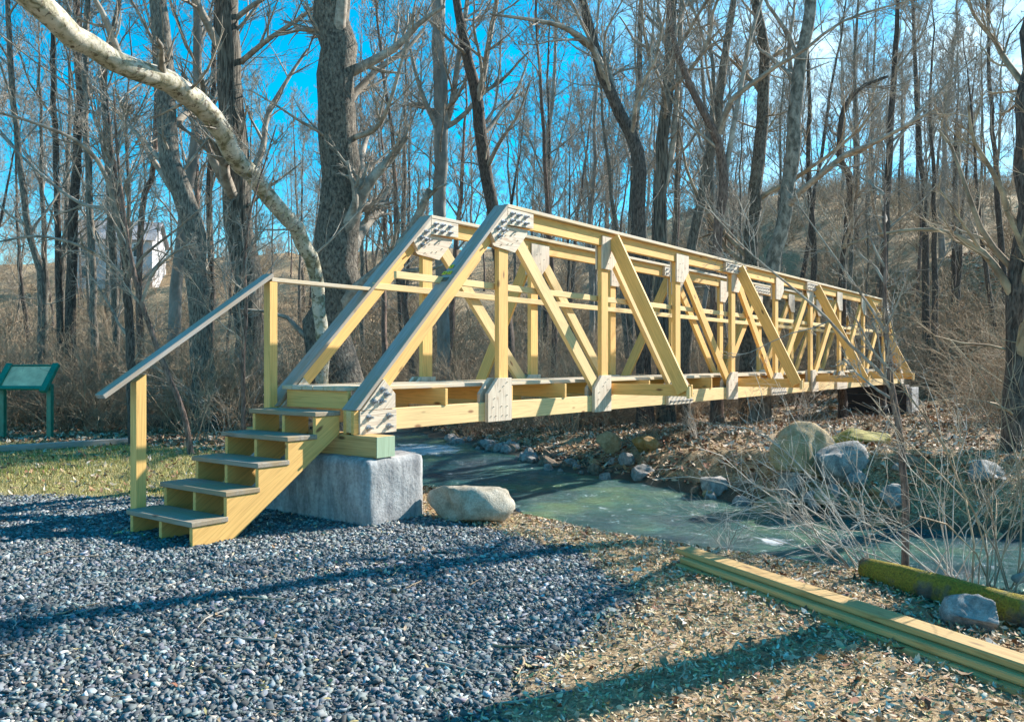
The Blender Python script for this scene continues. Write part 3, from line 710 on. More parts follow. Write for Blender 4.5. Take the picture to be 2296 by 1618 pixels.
def grow(r, trunk, tR, limbs, n1=14, t0=.35, fine=1.0, rmin=.004, up=.06, spread=(.5, 1.0), l1=(.22, .42)):
    """lines for the crown: list of (P,R,k)"""
    out = []; L1 = []
    if n1: L1.append(spawn(trunk[None], tR[None], n1, (t0, .98), spread, l1, (.25, .5), 9, .13, up, r, .012))
    for P_, R_ in limbs: L1.append((P_[None], R_[None]))
    L2s, all1 = [], []
    for P_, R_ in L1:
        out.append((P_, R_, 7)); a = spawn(P_, R_, int(7 * fine), (.2, 1), (.4, .95), (.28, .55), (.35, .6), 6, .14, up, r, rmin * 1.6); L2s.append(a); out.append((*a, 5))
    for a in L2s:
        b = spawn(*a, int(6 * fine), (.15, 1), (.4, .9), (.3, .6), (.4, .6), 5, .15, up, r, rmin * 1.1); out.append((*b, 4))
        c_ = spawn(*b, int(4 * fine), (.15, 1), (.35, .9), (.35, .7), (.5, .7), 4, .15, up, r, rmin * .8); out.append((*c_, 3))
    c2 = spawn(trunk[None], tR[None], int(14 * fine), (t0 * .5, 1), (.7, 1.4), (.05, .12), (.1, .2), 5, .18, .05, r, rmin * 1.3)
    out.append((*c2, 4)); d_ = spawn(*c2, 5, (.2, 1), (.4, .9), (.3, .6), (.5, .7), 4, .15, .05, r, rmin * .8); out.append((*d_, 3))
    return out
def lines_mesh(name, lines, org):
    Vv, Fv = catq([tubes(P_ - org, R_, k) for P_, R_, k in lines]); return mesh_np(name, Vv, Fv, 4, None, True)
def trunk_mesh(name, Pt, Rt, org, r, k=18, rough=.06):
    Vv, Fv = tubes((Pt - org)[None], Rt[None], k); n = len(Pt)
    c_ = np.repeat(Pt - org, k, 0); s = np.arange(n * k) % k; row = np.arange(n * k) // k
    a = s * 2 * np.pi / k; w_ = 1 + rough * (2 * fbm(np.cos(a) * 1.4 + 7 + row * .23, np.sin(a) * 1.4 + row * .17, 3)) + rough * .8 * np.sin(3 * a + row * .1)
    return mesh_np(name, c_ + (Vv - c_) * w_[:, None], Fv, 4, None, True)
def make_tree(name, label, cat_, Pt, Rt, bark, twig, limbs=(), group=None, seed=1, crown=True, **kw):
    r = np.random.default_rng(seed); org = Pt[0].copy(); org[2] = float(ground_h(org[0], org[1])) if abs(Pt[0][2]) < 6 else Pt[0][2]
    e = empty(name, tuple(org)); tag(e, label, cat_, group)
    obj('trunk', trunk_mesh('trunk', Pt, Rt, org, r), bark, e)
    if crown:
        obj('crown', lines_mesh('crown', grow(r, Pt, Rt, list(limbs), **kw), org), twig, e)
    return e
def hand(name, label, pts, dep, bark, twig, limbs=(), ext=6.0, seed=1, cat_='tree', n=34, **kw):
    dep = dep if isinstance(dep, (list, tuple)) else [dep] * len(pts)
    r = np.random.default_rng(seed); rows = []
    for (px, py, w_), dd in zip(pts, dep): rows.append((*W(px, py, dd), w_ * dd / F / 2))
    x, y, z, rad = rows[0]; g = float(ground_h(x, y))
    if z > g: rows[0] = (x, y, g - .1, rad)
    else: rows = [rows[0]] + rows[1:]
    if ext:
        a = np.array(rows[-1][:3]) - np.array(rows[-2][:3]); a = a / np.linalg.norm(a); a = a * .6 + np.array([0, 0, .5])
        b = np.array(rows[-1][:3]); rad = rows[-1][3]
        rows.append((*(b + a * ext * .5), rad * .6)); rows.append((*(b + a * ext), rad * .15))
    A = spline(rows, n); Pt, Rt = A[:, :3], np.maximum(A[:, 3], .006)
    Pt[2:-1] += r.normal(0, .15, (n - 3, 3)) * Rt[2:-1, None]
    Rt[:3] *= np.array([1.35, 1.15, 1.04])
    LB = []
    for lp in limbs:
        q = []
        for (px, py, w_, dd) in lp: q.append((*W(px, py, dd), w_ * dd / F / 2))
        B = spline(q, 14); LB.append((B[:, :3], np.maximum(B[:, 3], .005)))
    return make_tree(name, label, cat_, Pt, Rt, bark, twig, LB, seed=seed, **kw)

# ------------------------------------------------------------------ the trees that stand out
hand('big_tree', 'thickest trunk with flaking dark bark rising straight behind the handrail', [(742, 905, 116), (745, 700, 104), (755, 560, 97), (757, 300, 84), (757, 0, 80), (757, -250, 72)], 18, bark_flake, twig_grey, ext=9, seed=3, n1=26, t0=.12, rmin=.005, l1=(.12, .22),
     limbs=[[(790, 310, 14, 18), (840, 290, 12, 17.4), (870, 240, 9, 17), (905, 120, 7, 16.6), (930, 10, 4, 16.4)]])
hand('straight_tree', 'straight furrowed grey trunk standing left of the thickest trunk', [(566, 900, 66), (550, 600, 61), (530, 400, 58), (518, 150, 52), (512, 0, 48), (506, -250, 42)], 20, bark_ridge, twig_grey, ext=9, seed=5, n1=18, t0=.2, l1=(.12, .24),
     limbs=[[(540, 140, 14, 20), (600, 90, 11, 19.5), (680, 35, 8, 19), (760, -30, 6, 18.6)], [(560, 400, 18, 20), (590, 330, 14, 20.2), (600, 260, 12, 20.4), (650, 170, 8, 20.6), (690, 110, 5, 20.8)]])
hand('crooked_tree', 'bent dark trunk curving left then up beside the furrowed grey trunk', [(455, 900, 52), (442, 640, 47), (425, 480, 46), (387, 360, 44), (372, 250, 42), (368, 120, 40), (355, 0, 36), (348, -200, 30)], 17, bark_grey, twig_grey, ext=7, seed=6, n1=16, t0=.25, l1=(.12, .24))
hand('leaning_sycamore', 'mottled pale sycamore trunk slanting down from the top left corner', [(728, 900, 28), (716, 700, 30), (700, 590, 32), (655, 505, 36), (600, 432, 38), (545, 370, 42), (500, 310, 44), (450, 240, 48), (405, 200, 50), (340, 165, 50), (260, 140, 50), (190, 100, 52), (120, 45, 56), (60, -25, 60), (-60, -150, 62), (-200, -320, 58)],
     [17, 16.8, 16.4, 15.8, 15.2, 14.5, 13.9, 13.3, 12.7, 12.1, 11.5, 11, 10.5, 10, 9.4, 9], syc, twig_grey, ext=4, seed=8, n=48, n1=6, t0=.3, l1=(.06, .14))
hand('smooth_tree', 'smooth grey trunk forking high above the far truss', [(994, 900, 28), (990, 600, 29), (985, 480, 29), (990, 300, 31), (988, 180, 31), (983, 60, 28), (978, -120, 20)], 26, bark_smooth, twig_grey, ext=6, seed=9, n1=14, t0=.4, l1=(.14, .28),
     limbs=[[(992, 300, 16, 26), (1010, 250, 14, 26), (1030, 120, 13, 26), (1048, 0, 10, 26), (1060, -120, 6, 26)], [(985, 265, 12, 26), (955, 240, 10, 26.5), (925, 235, 7, 27), (900, 238, 4, 27.4)], [(995, 245, 12, 26), (1020, 225, 9, 25.5), (1045, 180, 6, 25)]])
hand('forked_tree', 'dark brown trunk leaning left with a long fork right of the smooth grey trunk', [(1142, 880, 34), (1128, 640, 31), (1108, 500, 28), (1085, 360, 28), (1068, 220, 26), (1052, 150, 24), (1035, 70, 20), (1018, -60, 16)], 22, bark_dark, twig_grey, ext=5, seed=10, n1=14, t0=.35, l1=(.14, .28),
     limbs=[[(1068, 240, 16, 22), (1085, 160, 14, 21.8), (1100, 70, 12, 21.5), (1118, -20, 9, 21.2), (1130, -120, 5, 21)], [(1090, 380, 12, 22), (1120, 320, 9, 21.5), (1160, 260, 6, 21), (1190, 180, 4, 20.6)]])
hand('arching_tree', 'dark trunk bending far left over the middle of the bridge with arching limbs', [(1445, 860, 34), (1440, 640, 31), (1436, 520, 30), (1429, 346, 29), (1401, 277, 27), (1373, 221, 25), (1346, 156, 23), (1318, 52, 20), (1300, -30, 16)], 18, bark_dark, twig_grey, ext=5, seed=11, n1=16, t0=.4, l1=(.16, .3),
     limbs=[[(1360, 190, 18, 18), (1330, 110, 15, 17.6), (1270, 64, 12, 17.2), (1200, 46, 9, 16.8), (1100, 32, 5, 16.4)], [(1405, 285, 12, 18), (1445, 210, 9, 18.2), (1460, 120, 7, 18.5), (1468, 0, 4, 18.8)]])
hand('twin_tree', 'grey trunk running straight up right of the arching dark trunk', [(1492, 900, 36), (1484, 640, 32), (1481, 500, 30), (1482, 381, 28), (1491, 242, 26), (1502, 104, 24), (1506, -60, 20)], 20, bark_ridge, twig_grey, ext=6, seed=12, n1=16, t0=.35, l1=(.14, .28),
     limbs=[[(1484, 440, 16, 20), (1508, 330, 14, 20), (1520, 173, 12, 20), (1528, 20, 9, 20), (1535, -120, 5, 20)]])
hand('slanting_tree', 'grey trunk slanting right above the bridge splice plates', [(1530, 880, 26), (1540, 640, 24), (1549, 563, 23), (1588, 360, 22), (1608, 270, 20), (1617, 180, 18), (1637, 45, 15), (1650, -60, 12)], 21, bark_grey, twig_grey, ext=5, seed=13, n1=14, t0=.4, l1=(.16, .3))
hand('brown_tree', 'reddish brown trunk swept left then up with a long limb reaching right', [(1606, 880, 26), (1604, 640, 23), (1606, 560, 22), (1622, 383, 20), (1596, 293, 18), (1542, 180, 15), (1512, 90, 12), (1495, -20, 9)], 19, bark_red, twig_grey, ext=4, seed=14, n1=12, t0=.4, l1=(.14, .28),
     limbs=[[(1612, 300, 14, 19), (1640, 225, 13, 18.6), (1690, 186, 11, 18.2), (1740, 149, 10, 17.8), (1802, 113, 8, 17.4), (1896, 45, 6, 17), (2080, -10, 3, 16.4)], [(1624, 400, 14, 19), (1645, 280, 12, 19.2), (1662, 190, 11, 19.4), (1684, 80, 9, 19.6), (1715, -20, 5, 19.8)]])
hand('clump_tree', 'thick rough trunk hung with vines in the middle of the right hand clump', [(1676, 900, 38), (1680, 680, 34), (1682, 585, 31), (1694, 405, 29), (1707, 270, 27), (1713, 135, 24), (1695, 20, 20), (1680, -80, 16)], 21, bark_flake, twig_brown, ext=6, seed=15, n1=26, t0=.2, l1=(.12, .24))
hand('pale_tree', 'pale spotted sycamore trunk leaning right with one heavy dark limb', [(1700, 880, 42), (1716, 700, 36), (1732, 604, 33), (1764, 450, 31), (1779, 270, 30), (1793, 149, 28), (1811, 45, 26), (1826, -60, 22)], 20, bark_mat('spotted_bark', (.10, .095, .08), (.34, .32, .28), 5, 9), twig_grey, ext=6, seed=16, n1=10, t0=.45, l1=(.14, .28),
     limbs=[[(1764, 465, 17, 20), (1800, 425, 15, 19.5), (1851, 383, 14, 19), (1896, 347, 13, 18.5), (1950, 325, 11, 18), (2020, 288, 8, 17.4), (2105, 240, 4, 17)]])
hand('slim_tree', 'slim dark trunk rising clear of the others right of the heavy limb', [(1975, 800, 18), (1980, 640, 16), (1982, 540, 16), (1991, 405, 15), (2000, 225, 13), (2009, 90, 11), (2014, -30, 8)], 24, bark_dark, twig_grey, ext=4, seed=17, n1=16, t0=.3, l1=(.18, .32))
hand('hooked_tree', 'small dark tree with a hooked top beyond the end of the bridge', [(1890, 760, 18), (1888, 653, 17), (1900, 495, 16), (1905, 400, 15), (1884, 351, 13), (1890, 250, 11), (1935, 195, 9), (1990, 172, 6)], 22, bark_dark, twig_grey, ext=0, seed=18, n1=16, t0=.4, l1=(.2, .35))
hand('snag', 'thin broken dead trunk without a crown on the right skyline', [(2136, 640, 9), (2140, 450, 9), (2144, 300, 7.5)], 34, bark_dark, twig_grey, ext=0, seed=19, n1=2, t0=.3, l1=(.05, .1), fine=.3)
hand('edge_tree', 'dark rough trunk cut by the right edge with a limb arching left', [(2290, 1190, 74), (2282, 1150, 62), (2276, 1100, 58), (2276, 900, 54), (2288, 650, 52), (2300, 400, 50), (2318, 100, 44), (2330, -200, 38)], 9.6, bark_dark, twig_brown, ext=5, seed=20, n1=24, t0=.15, l1=(.12, .25),
     limbs=[[(2284, 690, 20, 9.6), (2240, 610, 17, 9.6), (2189, 554, 13, 9.7), (2100, 515, 9, 9.8), (1964, 527, 5, 10), (1880, 560, 3, 10.2)]])
# left hand group
LT = [([(92, 900, 15), (90, 624, 14), (70, 541, 14), (46, 374, 13), (25, 166, 12), (17, 0, 10), (12, -100, 8)], 19, 'slender trunk at the left edge swaying left above the green sign'),
      ([(138, 900, 15), (133, 666, 14), (129, 458, 13), (121, 208, 12), (118, 0, 10), (116, -120, 8)], 21, 'slender upright trunk behind the right end of the green sign'),
      ([(214, 900, 16), (208, 624, 15), (204, 499, 15), (196, 374, 14), (191, 166, 13), (196, 0, 11), (198, -120, 8)], 18, 'lichen grey trunk under the leaning sycamore close to the dark log'),
      ([(262, 880, 17), (258, 666, 16), (245, 416, 16), (233, 166, 14), (250, 80, 12), (268, 0, 10), (280, -120, 8)], 22, 'grey trunk with a kinked top under the leaning sycamore'),
      ([(322, 880, 16), (312, 673, 14), (320, 458, 13), (341, 395, 12), (352, 250, 11), (345, 100, 9), (340, -60, 7)], 20, 'thin trunk stepping right just left of the bent dark trunk'),
      ([(470, 900, 16), (474, 640, 14), (470, 420, 13), (478, 200, 12), (486, 0, 10), (490, -120, 8)], 24, 'thin upright trunk between the bent trunk and the furrowed trunk')]
for i, (p_, dd, lab) in enumerate(LT): hand('slender_tree', lab, p_, dd, [bark_grey, bark_dark, bark_grey, bark_grey, bark_red, bark_dark][i], twig_grey, ext=5, seed=30 + i, n1=16, t0=.2, l1=(.14, .28), group='slender trunks on the left bank')
hand('spreading_tree', 'dark multi limbed small tree spreading long bare branches leftward', [(300, 900, 20), (287, 666, 18), (276, 540, 16), (262, 440, 14), (250, 330, 10), (240, 220, 6)], 14, bark_dark, twig_grey, ext=0, seed=41, n1=14, t0=.2, l1=(.25, .5),
     limbs=[[(276, 560, 13, 14), (240, 400, 11, 13.6), (183, 324, 9, 13.2), (90, 280, 7, 12.8), (-30, 245, 5, 12.4)], [(284, 620, 11, 14), (200, 560, 8, 13.7), (90, 530, 6, 13.4), (-20, 545, 4, 13)], [(268, 470, 10, 14), (180, 455, 8, 14.4), (80, 380, 6, 14.8), (0, 300, 4, 15)]])
hand('bent_sapling', 'dark reddish sapling leaning left across the view behind the handrail', [(430, 992, 13), (412, 930, 12), (373, 831, 12), (345, 760, 11), (316, 673, 11), (300, 610, 10), (290, 560, 9), (278, 476, 8), (262, 330, 6), (255, 200, 4)], 12.6, bark_red, twig_grey, ext=0, seed=42, n1=14, t0=.35, l1=(.2, .4), cat_='sapling',
     limbs=[[(318, 680, 8, 12.6), (345, 610, 7, 12.5), (400, 560, 5, 12.4), (440, 545, 3, 12.3)]])
hand('upright_sapling', 'pale thin sapling standing behind the lower handrail post', [(545, 930, 9), (546, 800, 9), (552, 690, 8), (548, 600, 7), (560, 480, 6), (590, 380, 4), (620, 280, 2.5)], 13.4, bark_red, twig_grey, ext=0, seed=43, n1=16, t0=.3, l1=(.2, .4), cat_='sapling')
hand('water_sapling', 'bent bare sapling in front of the far abutment with its foot by the mossy log', [(2026, 1268, 17), (2030, 1150, 16), (2021, 1000, 15), (2002, 890, 14), (1992, 800, 12), (1986, 700, 9), (1984, 560, 6), (1983, 400, 3)], 6.5, bark_smooth if False else bark_red, twig_grey, ext=0, seed=44, n1=10, t0=.4, l1=(.12, .28), cat_='sapling', rmin=.0022,
     limbs=[[(1998, 870, 9, 6.5), (1965, 825, 8, 6.5), (1912, 779, 7, 6.5), (1851, 710, 6, 6.4), (1786, 653, 5, 6.4), (1729, 607, 4, 6.3), (1668, 554, 3, 6.3), (1590, 470, 2, 6.2)],
            [(1986, 745, 7, 6.5), (1950, 687, 6, 6.5), (1862, 562, 4, 6.6), (1790, 460, 2, 6.7)], [(1984, 740, 6, 6.5), (2012, 680, 4, 6.4), (2040, 600, 2.5, 6.3)]])
# trees on the near bank out of the picture to the right, whose shadows cross the foreground
def simple_tree(x, y, hgt, rad, seed, bark, label, name='bare_tree', lean=.04, **kw):
    r = np.random.default_rng(seed); n = 20; z = float(ground_h(x, y)); s = np.linspace(0, 1, n)
    wob = np.cumsum(r.normal(0, lean * hgt / n, (n, 2)), 0); ln = r.normal(0, lean * .6, 2) * hgt
    Pt = np.stack([x + wob[:, 0] + ln[0] * s ** 1.5, y + wob[:, 1] + ln[1] * s ** 1.5, z - .1 + s * hgt], -1); Rt = rad * (1 - .88 * s ** 1.1); Rt[0] *= 1.35; Rt[1] *= 1.1
    return make_tree(name, label, 'tree', Pt, Rt, bark, twig_grey, seed=seed, **kw)
simple_tree(5.25, 6.35, 15, .20, 71, bark_grey, 'stout bare tree on the near bank just outside the right edge', n1=16, t0=.4, lean=.01)
# the wood: copies of a few bare trees
protos = []
WG = 'bare trees of the wood behind the bridge'; WL = 'slender bare tree standing among many in the crowded wood behind the bridge'
rt = np.random.default_rng(99); spots = []
def clear(x, y):
    X = SA * x + CA * y; Y = -CA * x + SA * y
    if -2 < X < 30 and 1.8 < Y < 9.2: return False
    if float(pdist(creek, np.array([x]), np.array([y]), True)[0]) < .5 or bool(inside(creek, np.array([x]), np.array([y]))[0]): return False
    return True
tries = 0
while len(spots) < 190 and tries < 9000:
    tries += 1
    dd = 21 + 95 * rt.random() ** 1.35; x = rt.uniform(-.68, .72) * dd; y = dd
    if not clear(x, y): continue
    if x < 0 and y < 24 and x > -6: continue
    if any((x - a) ** 2 + (y - b) ** 2 < (.035 * dd + .7) ** 2 for a, b in spots): continue
    spots.append((x, y))
barks = [bark_grey, bark_dark, bark_red, bark_smooth, bark_grey, bark_dark, bark_ridge, bark_red, bark_grey, bark_dark]
for i in range(10):
    x, y = spots[i]
    protos.append(simple_tree(x, y, rt.uniform(13, 20), rt.uniform(.075, .17), 200 + i, barks[i], WL, group=WG, lean=.05, n1=15, t0=.28, fine=1.3, rmin=.0065, l1=(.16, .34), up=.09, spread=(.35, .85)))
def copy_tree(e, x, y, s, rz, tilt=(0, 0)):
    c = e.copy(); col.objects.link(c); c.location = (x, y, float(ground_h(x, y)) - .05); c.scale = (s, s, s * random.uniform(.9, 1.15)); c.rotation_euler = (tilt[0], tilt[1], rz)
    for ch in e.children:
        k = ch.copy(); col.objects.link(k); k.parent = c
    return c
for i, (x, y) in enumerate(spots[10:]):
    copy_tree(protos[i % 10], x, y, rt.uniform(.65, 1.15), rt.uniform(0, 6.28), (rt.normal(0, .05), rt.normal(0, .05)))
# ------------------------------------------------------------------ shrubs and brush
def shrub_lines(r, h=2.0, stems=12, spread=.55, side=5, sub=3, rad=.009, rmin=.003, bias=(0, 0), droop=-.03, tw=.16):
    b = np.zeros((stems, 3)); b[:, :2] = r.normal(0, .12 * h / 2, (stems, 2))
    d_ = np.stack([r.normal(bias[0], spread, stems), r.normal(bias[1], spread, stems), np.ones(stems)], -1); d_ = unit(d_)
    L0 = h * r.uniform(.6, 1.15, stems); cur = b; pts = [cur]; n = 7
    for i in range(n - 1):
        d_ = unit(d_ + r.normal(0, tw, d_.shape) + np.array([0, 0, droop * i])); cur = cur + d_ * (L0 / (n - 1))[:, None]; pts.append(cur)
    P1 = np.stack(pts, 1); R1 = rad * r.uniform(.6, 1.3, stems)[:, None] * np.linspace(1, .35, n)[None]
    a = spawn(P1, R1, side, (.2, 1), (.35, .9), (.25, .55), (.5, .75), 5, .2, .02, r, rmin)
    out = [(P1, R1, 4), (*a, 3)]
    if sub: out.append((*spawn(*a, sub, (.1, 1), (.4, .95), (.35, .7), (.6, .8), 3, .2, .02, r, rmin * .8), 3))
    return out
rb_ = np.random.default_rng(55)
def brush_mesh(name, spots_, templ, scales, r):
    parts = []; b = 0
    for (x, y), s in zip(spots_, scales):
        Vv, Fv = templ[r.integers(len(templ))]; a = r.uniform(0, 6.28); ca, sa = math.cos(a), math.sin(a)
        q = Vv * np.array([s, s, s * r.uniform(.8, 1.2)]); z = float(ground_h(x, y)) - .05
        parts.append((np.stack([q[:, 0] * ca - q[:, 1] * sa + x, q[:, 0] * sa + q[:, 1] * ca + y, q[:, 2] + z], -1), Fv))
    Vv, Fv = catq(parts); return mesh_np(name, Vv, Fv, 4, None, True)
tn = [catq([tubes(*l) for l in shrub_lines(rb_, 2.0, 13, .5, 6, 4, .008, .0035)]) for _ in range(8)]
tf = [catq([tubes(*l) for l in shrub_lines(rb_, 2.4, 12, .45, 6, 3, .016, .009)]) for _ in range(6)]
def pick(n, d0, d1, p, r, x0=-.72, x1=.75, ok=lambda x, y: True):
    out = []; t = 0
    while len(out) < n and t < n * 30:
        t += 1; y = d0 + (d1 - d0) * r.random() ** p; x = r.uniform(x0, x1) * y
        if clear(x, y) and ok(x, y): out.append((x, y))
    return out
farside = lambda x, y: not (x < -2 and y < 17) and not (abs(x) < 3 and y < 17)
s1 = pick(520, 15.5, 32, 1.2, rb_, ok=farside); s1 += pick(60, 15, 24, 1, rb_, -.72, -.25, ok=lambda x, y: y > 15.5)
s1 += pick(70, 13, 26, 1, rb_, .38, .75)
s2 = pick(950, 30, 115, 1.3, rb_)
o = obj('undergrowth', brush_mesh('undergrowth', s1, tn, rb_.uniform(.55, 1.25, len(s1)), rb_), twig_brown); tag(o, kind='stuff')
o = obj('hillside_brush', brush_mesh('hillside_brush', s2, tf, rb_.uniform(.8, 1.6, len(s2)), rb_), twig_brown); tag(o, kind='stuff')
def shrub(name, label, px, py, z, group=None, seed=1, mat=twig_pale, cat_='shrub', **kw):
    x, y = G(px, py, z); g = float(ground_h(x, y)); e = empty(name, (x, y, g)); tag(e, label, cat_, group)
    obj('branches', lines_mesh('branches', shrub_lines(np.random.default_rng(seed), **kw), np.zeros(3)), mat, e)
    return e
shrub('arching_shrub', 'pale leafless shrub with long stems arching left over the creek', 1935, 1258, -.1, seed=61, h=1.75, stems=20, spread=.45, bias=(-.75, .2), side=5, sub=2, rad=.0065, rmin=.0022, droop=-.05)
shrub('waterside_shrub', 'sparse pale stems rising between the stacked boards and the creek', 1640, 1232, -.15, seed=62, h=.75, stems=9, spread=.5, bias=(-.3, .1), side=3, sub=0, rad=.003, rmin=.0018, droop=-.04)
shrub('bankside_shrub', 'tangled pale shrub between the bent sapling and the right edge trunk', 2130, 1300, -.1, seed=63, h=1.5, stems=16, spread=.55, bias=(-.1, .1), side=6, sub=3, rad=.006, rmin=.0022)
shrub('edge_shrub', 'brown brush crowding the foot of the dark right edge trunk', 2245, 1340, -.05, seed=64, h=1.7, stems=16, spread=.4, bias=(-.05, 0), side=6, sub=3, rad=.006, rmin=.0022, mat=twig_brown)
for i, (px, py) in enumerate(((1470, 1010), (1560, 1020), (1660, 990), (1800, 960), (2180, 1030), (2240, 980))):
    shrub('bank_shrub', 'low bare shrub on the top of the steep far bank', px, py, .05 if px > 1700 else -.1, 'bare shrubs along the far bank top', 80 + i, twig_pale if i % 2 else twig_brown, h=1.25 if px > 1600 else .8, stems=11, spread=.75, side=5, sub=3, rad=.006, rmin=.003, droop=-.06)
for i, (px, py) in enumerate(((445, 985), (510, 965), (590, 955), (640, 940), (690, 930), (60, 925), (180, 915), (300, 930))):
    shrub('thicket_shrub', 'thin leafless shrub in the thicket left of the bridge', px, py, .05, 'thicket shrubs left of the bridge', 100 + i, twig_pale if i % 2 else twig_brown, h=2.2, stems=12, spread=.45, side=6, sub=4, rad=.008, rmin=.003)
# ------------------------------------------------------------------ rocks
def rock_mesh(name, seed, sx=1, sy=1, sz=.7, cut=9, amp=.2):
    r = np.random.default_rng(seed); Vv, Fv = ico(4); nn = Vv.copy()
    for _ in range(cut):
        a = unit(r.normal(size=3)); k = r.uniform(.5, .8); dt = Vv @ a; Vv = np.where((dt > k)[:, None], Vv - (dt - k)[:, None] * a, Vv)
    o_ = r.random(3) * 40
    Vv = Vv + nn * (amp * .9 * fbm(Vv[:, 0] * 5 + o_[2], Vv[:, 1] * 5 + Vv[:, 2] * 4, 4) * .35 + amp * fbm(Vv[:, 0] * 1.6 + o_[0] + Vv[:, 2], Vv[:, 1] * 1.6 + o_[1] - Vv[:, 2] * .7, 5))[:, None]
    return mesh_np(name, Vv * np.array([sx, sy, sz]), Fv, 3, None, True)
def rock(name, label, x, y, size, mat, seed, group=None, rz=0, sink=.3, shape=(1, .8, .7), **kw):
    me = rock_mesh(name, seed, *shape, **kw); o = obj(name, me, mat); g = float(ground_h(x, y))
    o.scale = (size, size, size); o.location = (x, y, g + size * shape[2] * (1 - 2 * sink)); o.rotation_euler = (0, 0, rz); tag(o, label, 'rock', group); return o
rock('rock_slab', 'long flat topped tan rock beside the concrete pier', -.38, 7.5, .42, rock_slab, 1, shape=(1, .62, .62), cut=9, amp=.16, sink=.27, rz=-.06)
rock('grey_boulder', 'rounded grey rock between the mossy log and the stacked boards', 2.46, 4.42, .17, rock_grey, 2, shape=(1, .7, .75), rz=-.9, cut=3)
bxy = lambda px, dep: ((px - 1148) / F * dep, dep)
rock('tan_boulder', 'big rounded tan boulder set in the steep far bank', *bxy(1800, 10.0), .40, rock_tan, 3, shape=(1, .8, 1.0), sink=.12, cut=3, amp=.16)
rock('grey_boulder', 'big pitted grey boulder leaning against the tan boulder', *bxy(1872, 9.75), .34, rock_grey, 4, shape=(1.1, .7, .85), sink=.2, cut=5)
rock('tan_boulder', 'low tan boulder at the waterline below the big tan boulder', *bxy(1735, 9.75), .24, rock_tan, 5, shape=(1.1, .8, .7), sink=.25, cut=4)
rock('mossy_boulder', 'boulder with yellow moss capping the bank below the far abutment', *bxy(1925, 10.7), .34, rock_mat('moss_rock', [(.3, (.10, .08, .02)), (.5, (.30, .25, .05)), (.7, (.42, .36, .12))]), 6, shape=(1.2, .8, .5), sink=.3)
rock('yellow_rock', 'yellowish pointed rock topping the stones on the far waterline', *bxy(1362, 14.0), .22, rock_tan, 7, shape=(1, .8, .95), sink=.1, cut=7)
rock('ochre_rock', 'ochre brown rock right of the pointed yellowish rock', *bxy(1445, 13.2), .2, rock_mat('ochre_rock', [(.3, (.16, .09, .03)), (.5, (.36, .22, .07)), (.7, (.44, .34, .2))]), 8, shape=(1.15, .8, .75), sink=.15)
rr_ = np.random.default_rng(21); rmes = [(rock_mesh('stone', 300 + i, 1, rr_.uniform(.7, .95), rr_.uniform(.55, .85)), [rock_grey, rock_brown, rock_grey, rock_tan, rock_brown, rock_grey][i]) for i in range(6)]
for me, mt in rmes: me.materials.append(mt)
def stones(n, line, off, size, label, group, seed):
    r = np.random.default_rng(seed); L_ = np.array(line, float); seg = np.r_[0, np.cumsum(np.hypot(*np.diff(L_, axis=0).T))]
    for i in range(n):
        s = r.uniform(0, seg[-1]); x = np.interp(s, seg, L_[:, 0]); y = np.interp(s, seg, L_[:, 1]); k = r.uniform(*off); x += r.normal(0, .1); y += k
        me = rmes[r.integers(6)][0]; o = bpy.data.objects.new('stone', me); col.objects.link(o); z = size[0] + (size[1] - size[0]) * r.random() ** 1.8
        o.scale = (z, z, z); o.location = (x, y, float(ground_h(x, y)) + z * .25); o.rotation_euler = (r.normal(0, .3), r.normal(0, .3), r.uniform(0, 6.28)); tag(o, label, 'stone', group)
stones(80, far_shore[4:9], (-.1, 1.1), (.05, .2), 'small wet stone among many piled along the far waterline', 'stones along the far waterline', 31)
stones(60, far_shore[9:15], (.0, .8), (.08, .24), 'dark stone set in the steep far bank at the right', 'stones in the steep far bank', 32)
stones(12, [(-1.0, 9.0), (-.4, 9.3), (.3, 9.0)], (-.2, .4), (.04, .12), 'small stone on the shore behind the flat topped rock', 'stones on the near shore', 33)
# ------------------------------------------------------------------ boards, logs, sign, house, twigs
pd = Vector((2.22 - 1.22, 3.50 - 5.80, 0)).normalized(); pn = Vector((-pd.y, pd.x, 0))     # pn points right / away
BL = [(-.0, 0, .0, 'lowest board of the stack on the leaf litter nearest the gravel'), (.15, 1, .04, 'lower board of the stack on the creek side'), (.035, 0, .05, 'middle board of the stack nearest the gravel'), (.19, 2, .12, 'middle board of the stack on the creek side'), (.085, 3, .09, 'topmost board of the stack with rounded edges')]
hz = [0.0, 0.0, .041, .041, .082]
for (o_, _, st, lab), z in zip(BL, hz):
    a = Vector((1.20, 5.80, 0)) + pn * (o_ + .0) + pd * (-.02 + st * -1.2 if o_ > .05 else .0)
    b = a + pd * 4.4; m = MB(); off_ = Vector((0, 0, z + .035 + .02 - .01))
    za = float(ground_h(a.x, a.y)) + .02; zb = float(ground_h(b.x, b.y)) + .03
    ra = Vector((a.x, a.y, za + z)); rb2 = Vector((b.x, b.y, zb + z))
    m.beam(ra, rb2, .14, .038, tuple(pn)); o = m.build('timber_board', oldpine, None, .007); tag(o, lab, 'board', 'boards stacked on the leaf litter')
def log(name, label, pts, rad, mat, cat_='log', k=18, seed=1, stub=False):
    r = np.random.default_rng(seed); A = spline([(*p_, rr) for p_, rr in zip(pts, rad)], 30); Pt, Rt = A[:, :3], A[:, 3].copy(); org = Pt[0].copy()
    Pt = np.vstack([Pt[:1], Pt, Pt[-1:]]); Rt = np.r_[.001, Rt, .001]
    o = obj(name, trunk_mesh(name, Pt, Rt, org, r, k, .09), mat); o.location = tuple(org); tag(o, label, cat_); return o
g0 = lambda x, y, h: (x, y, float(ground_h(x, y)) + h)
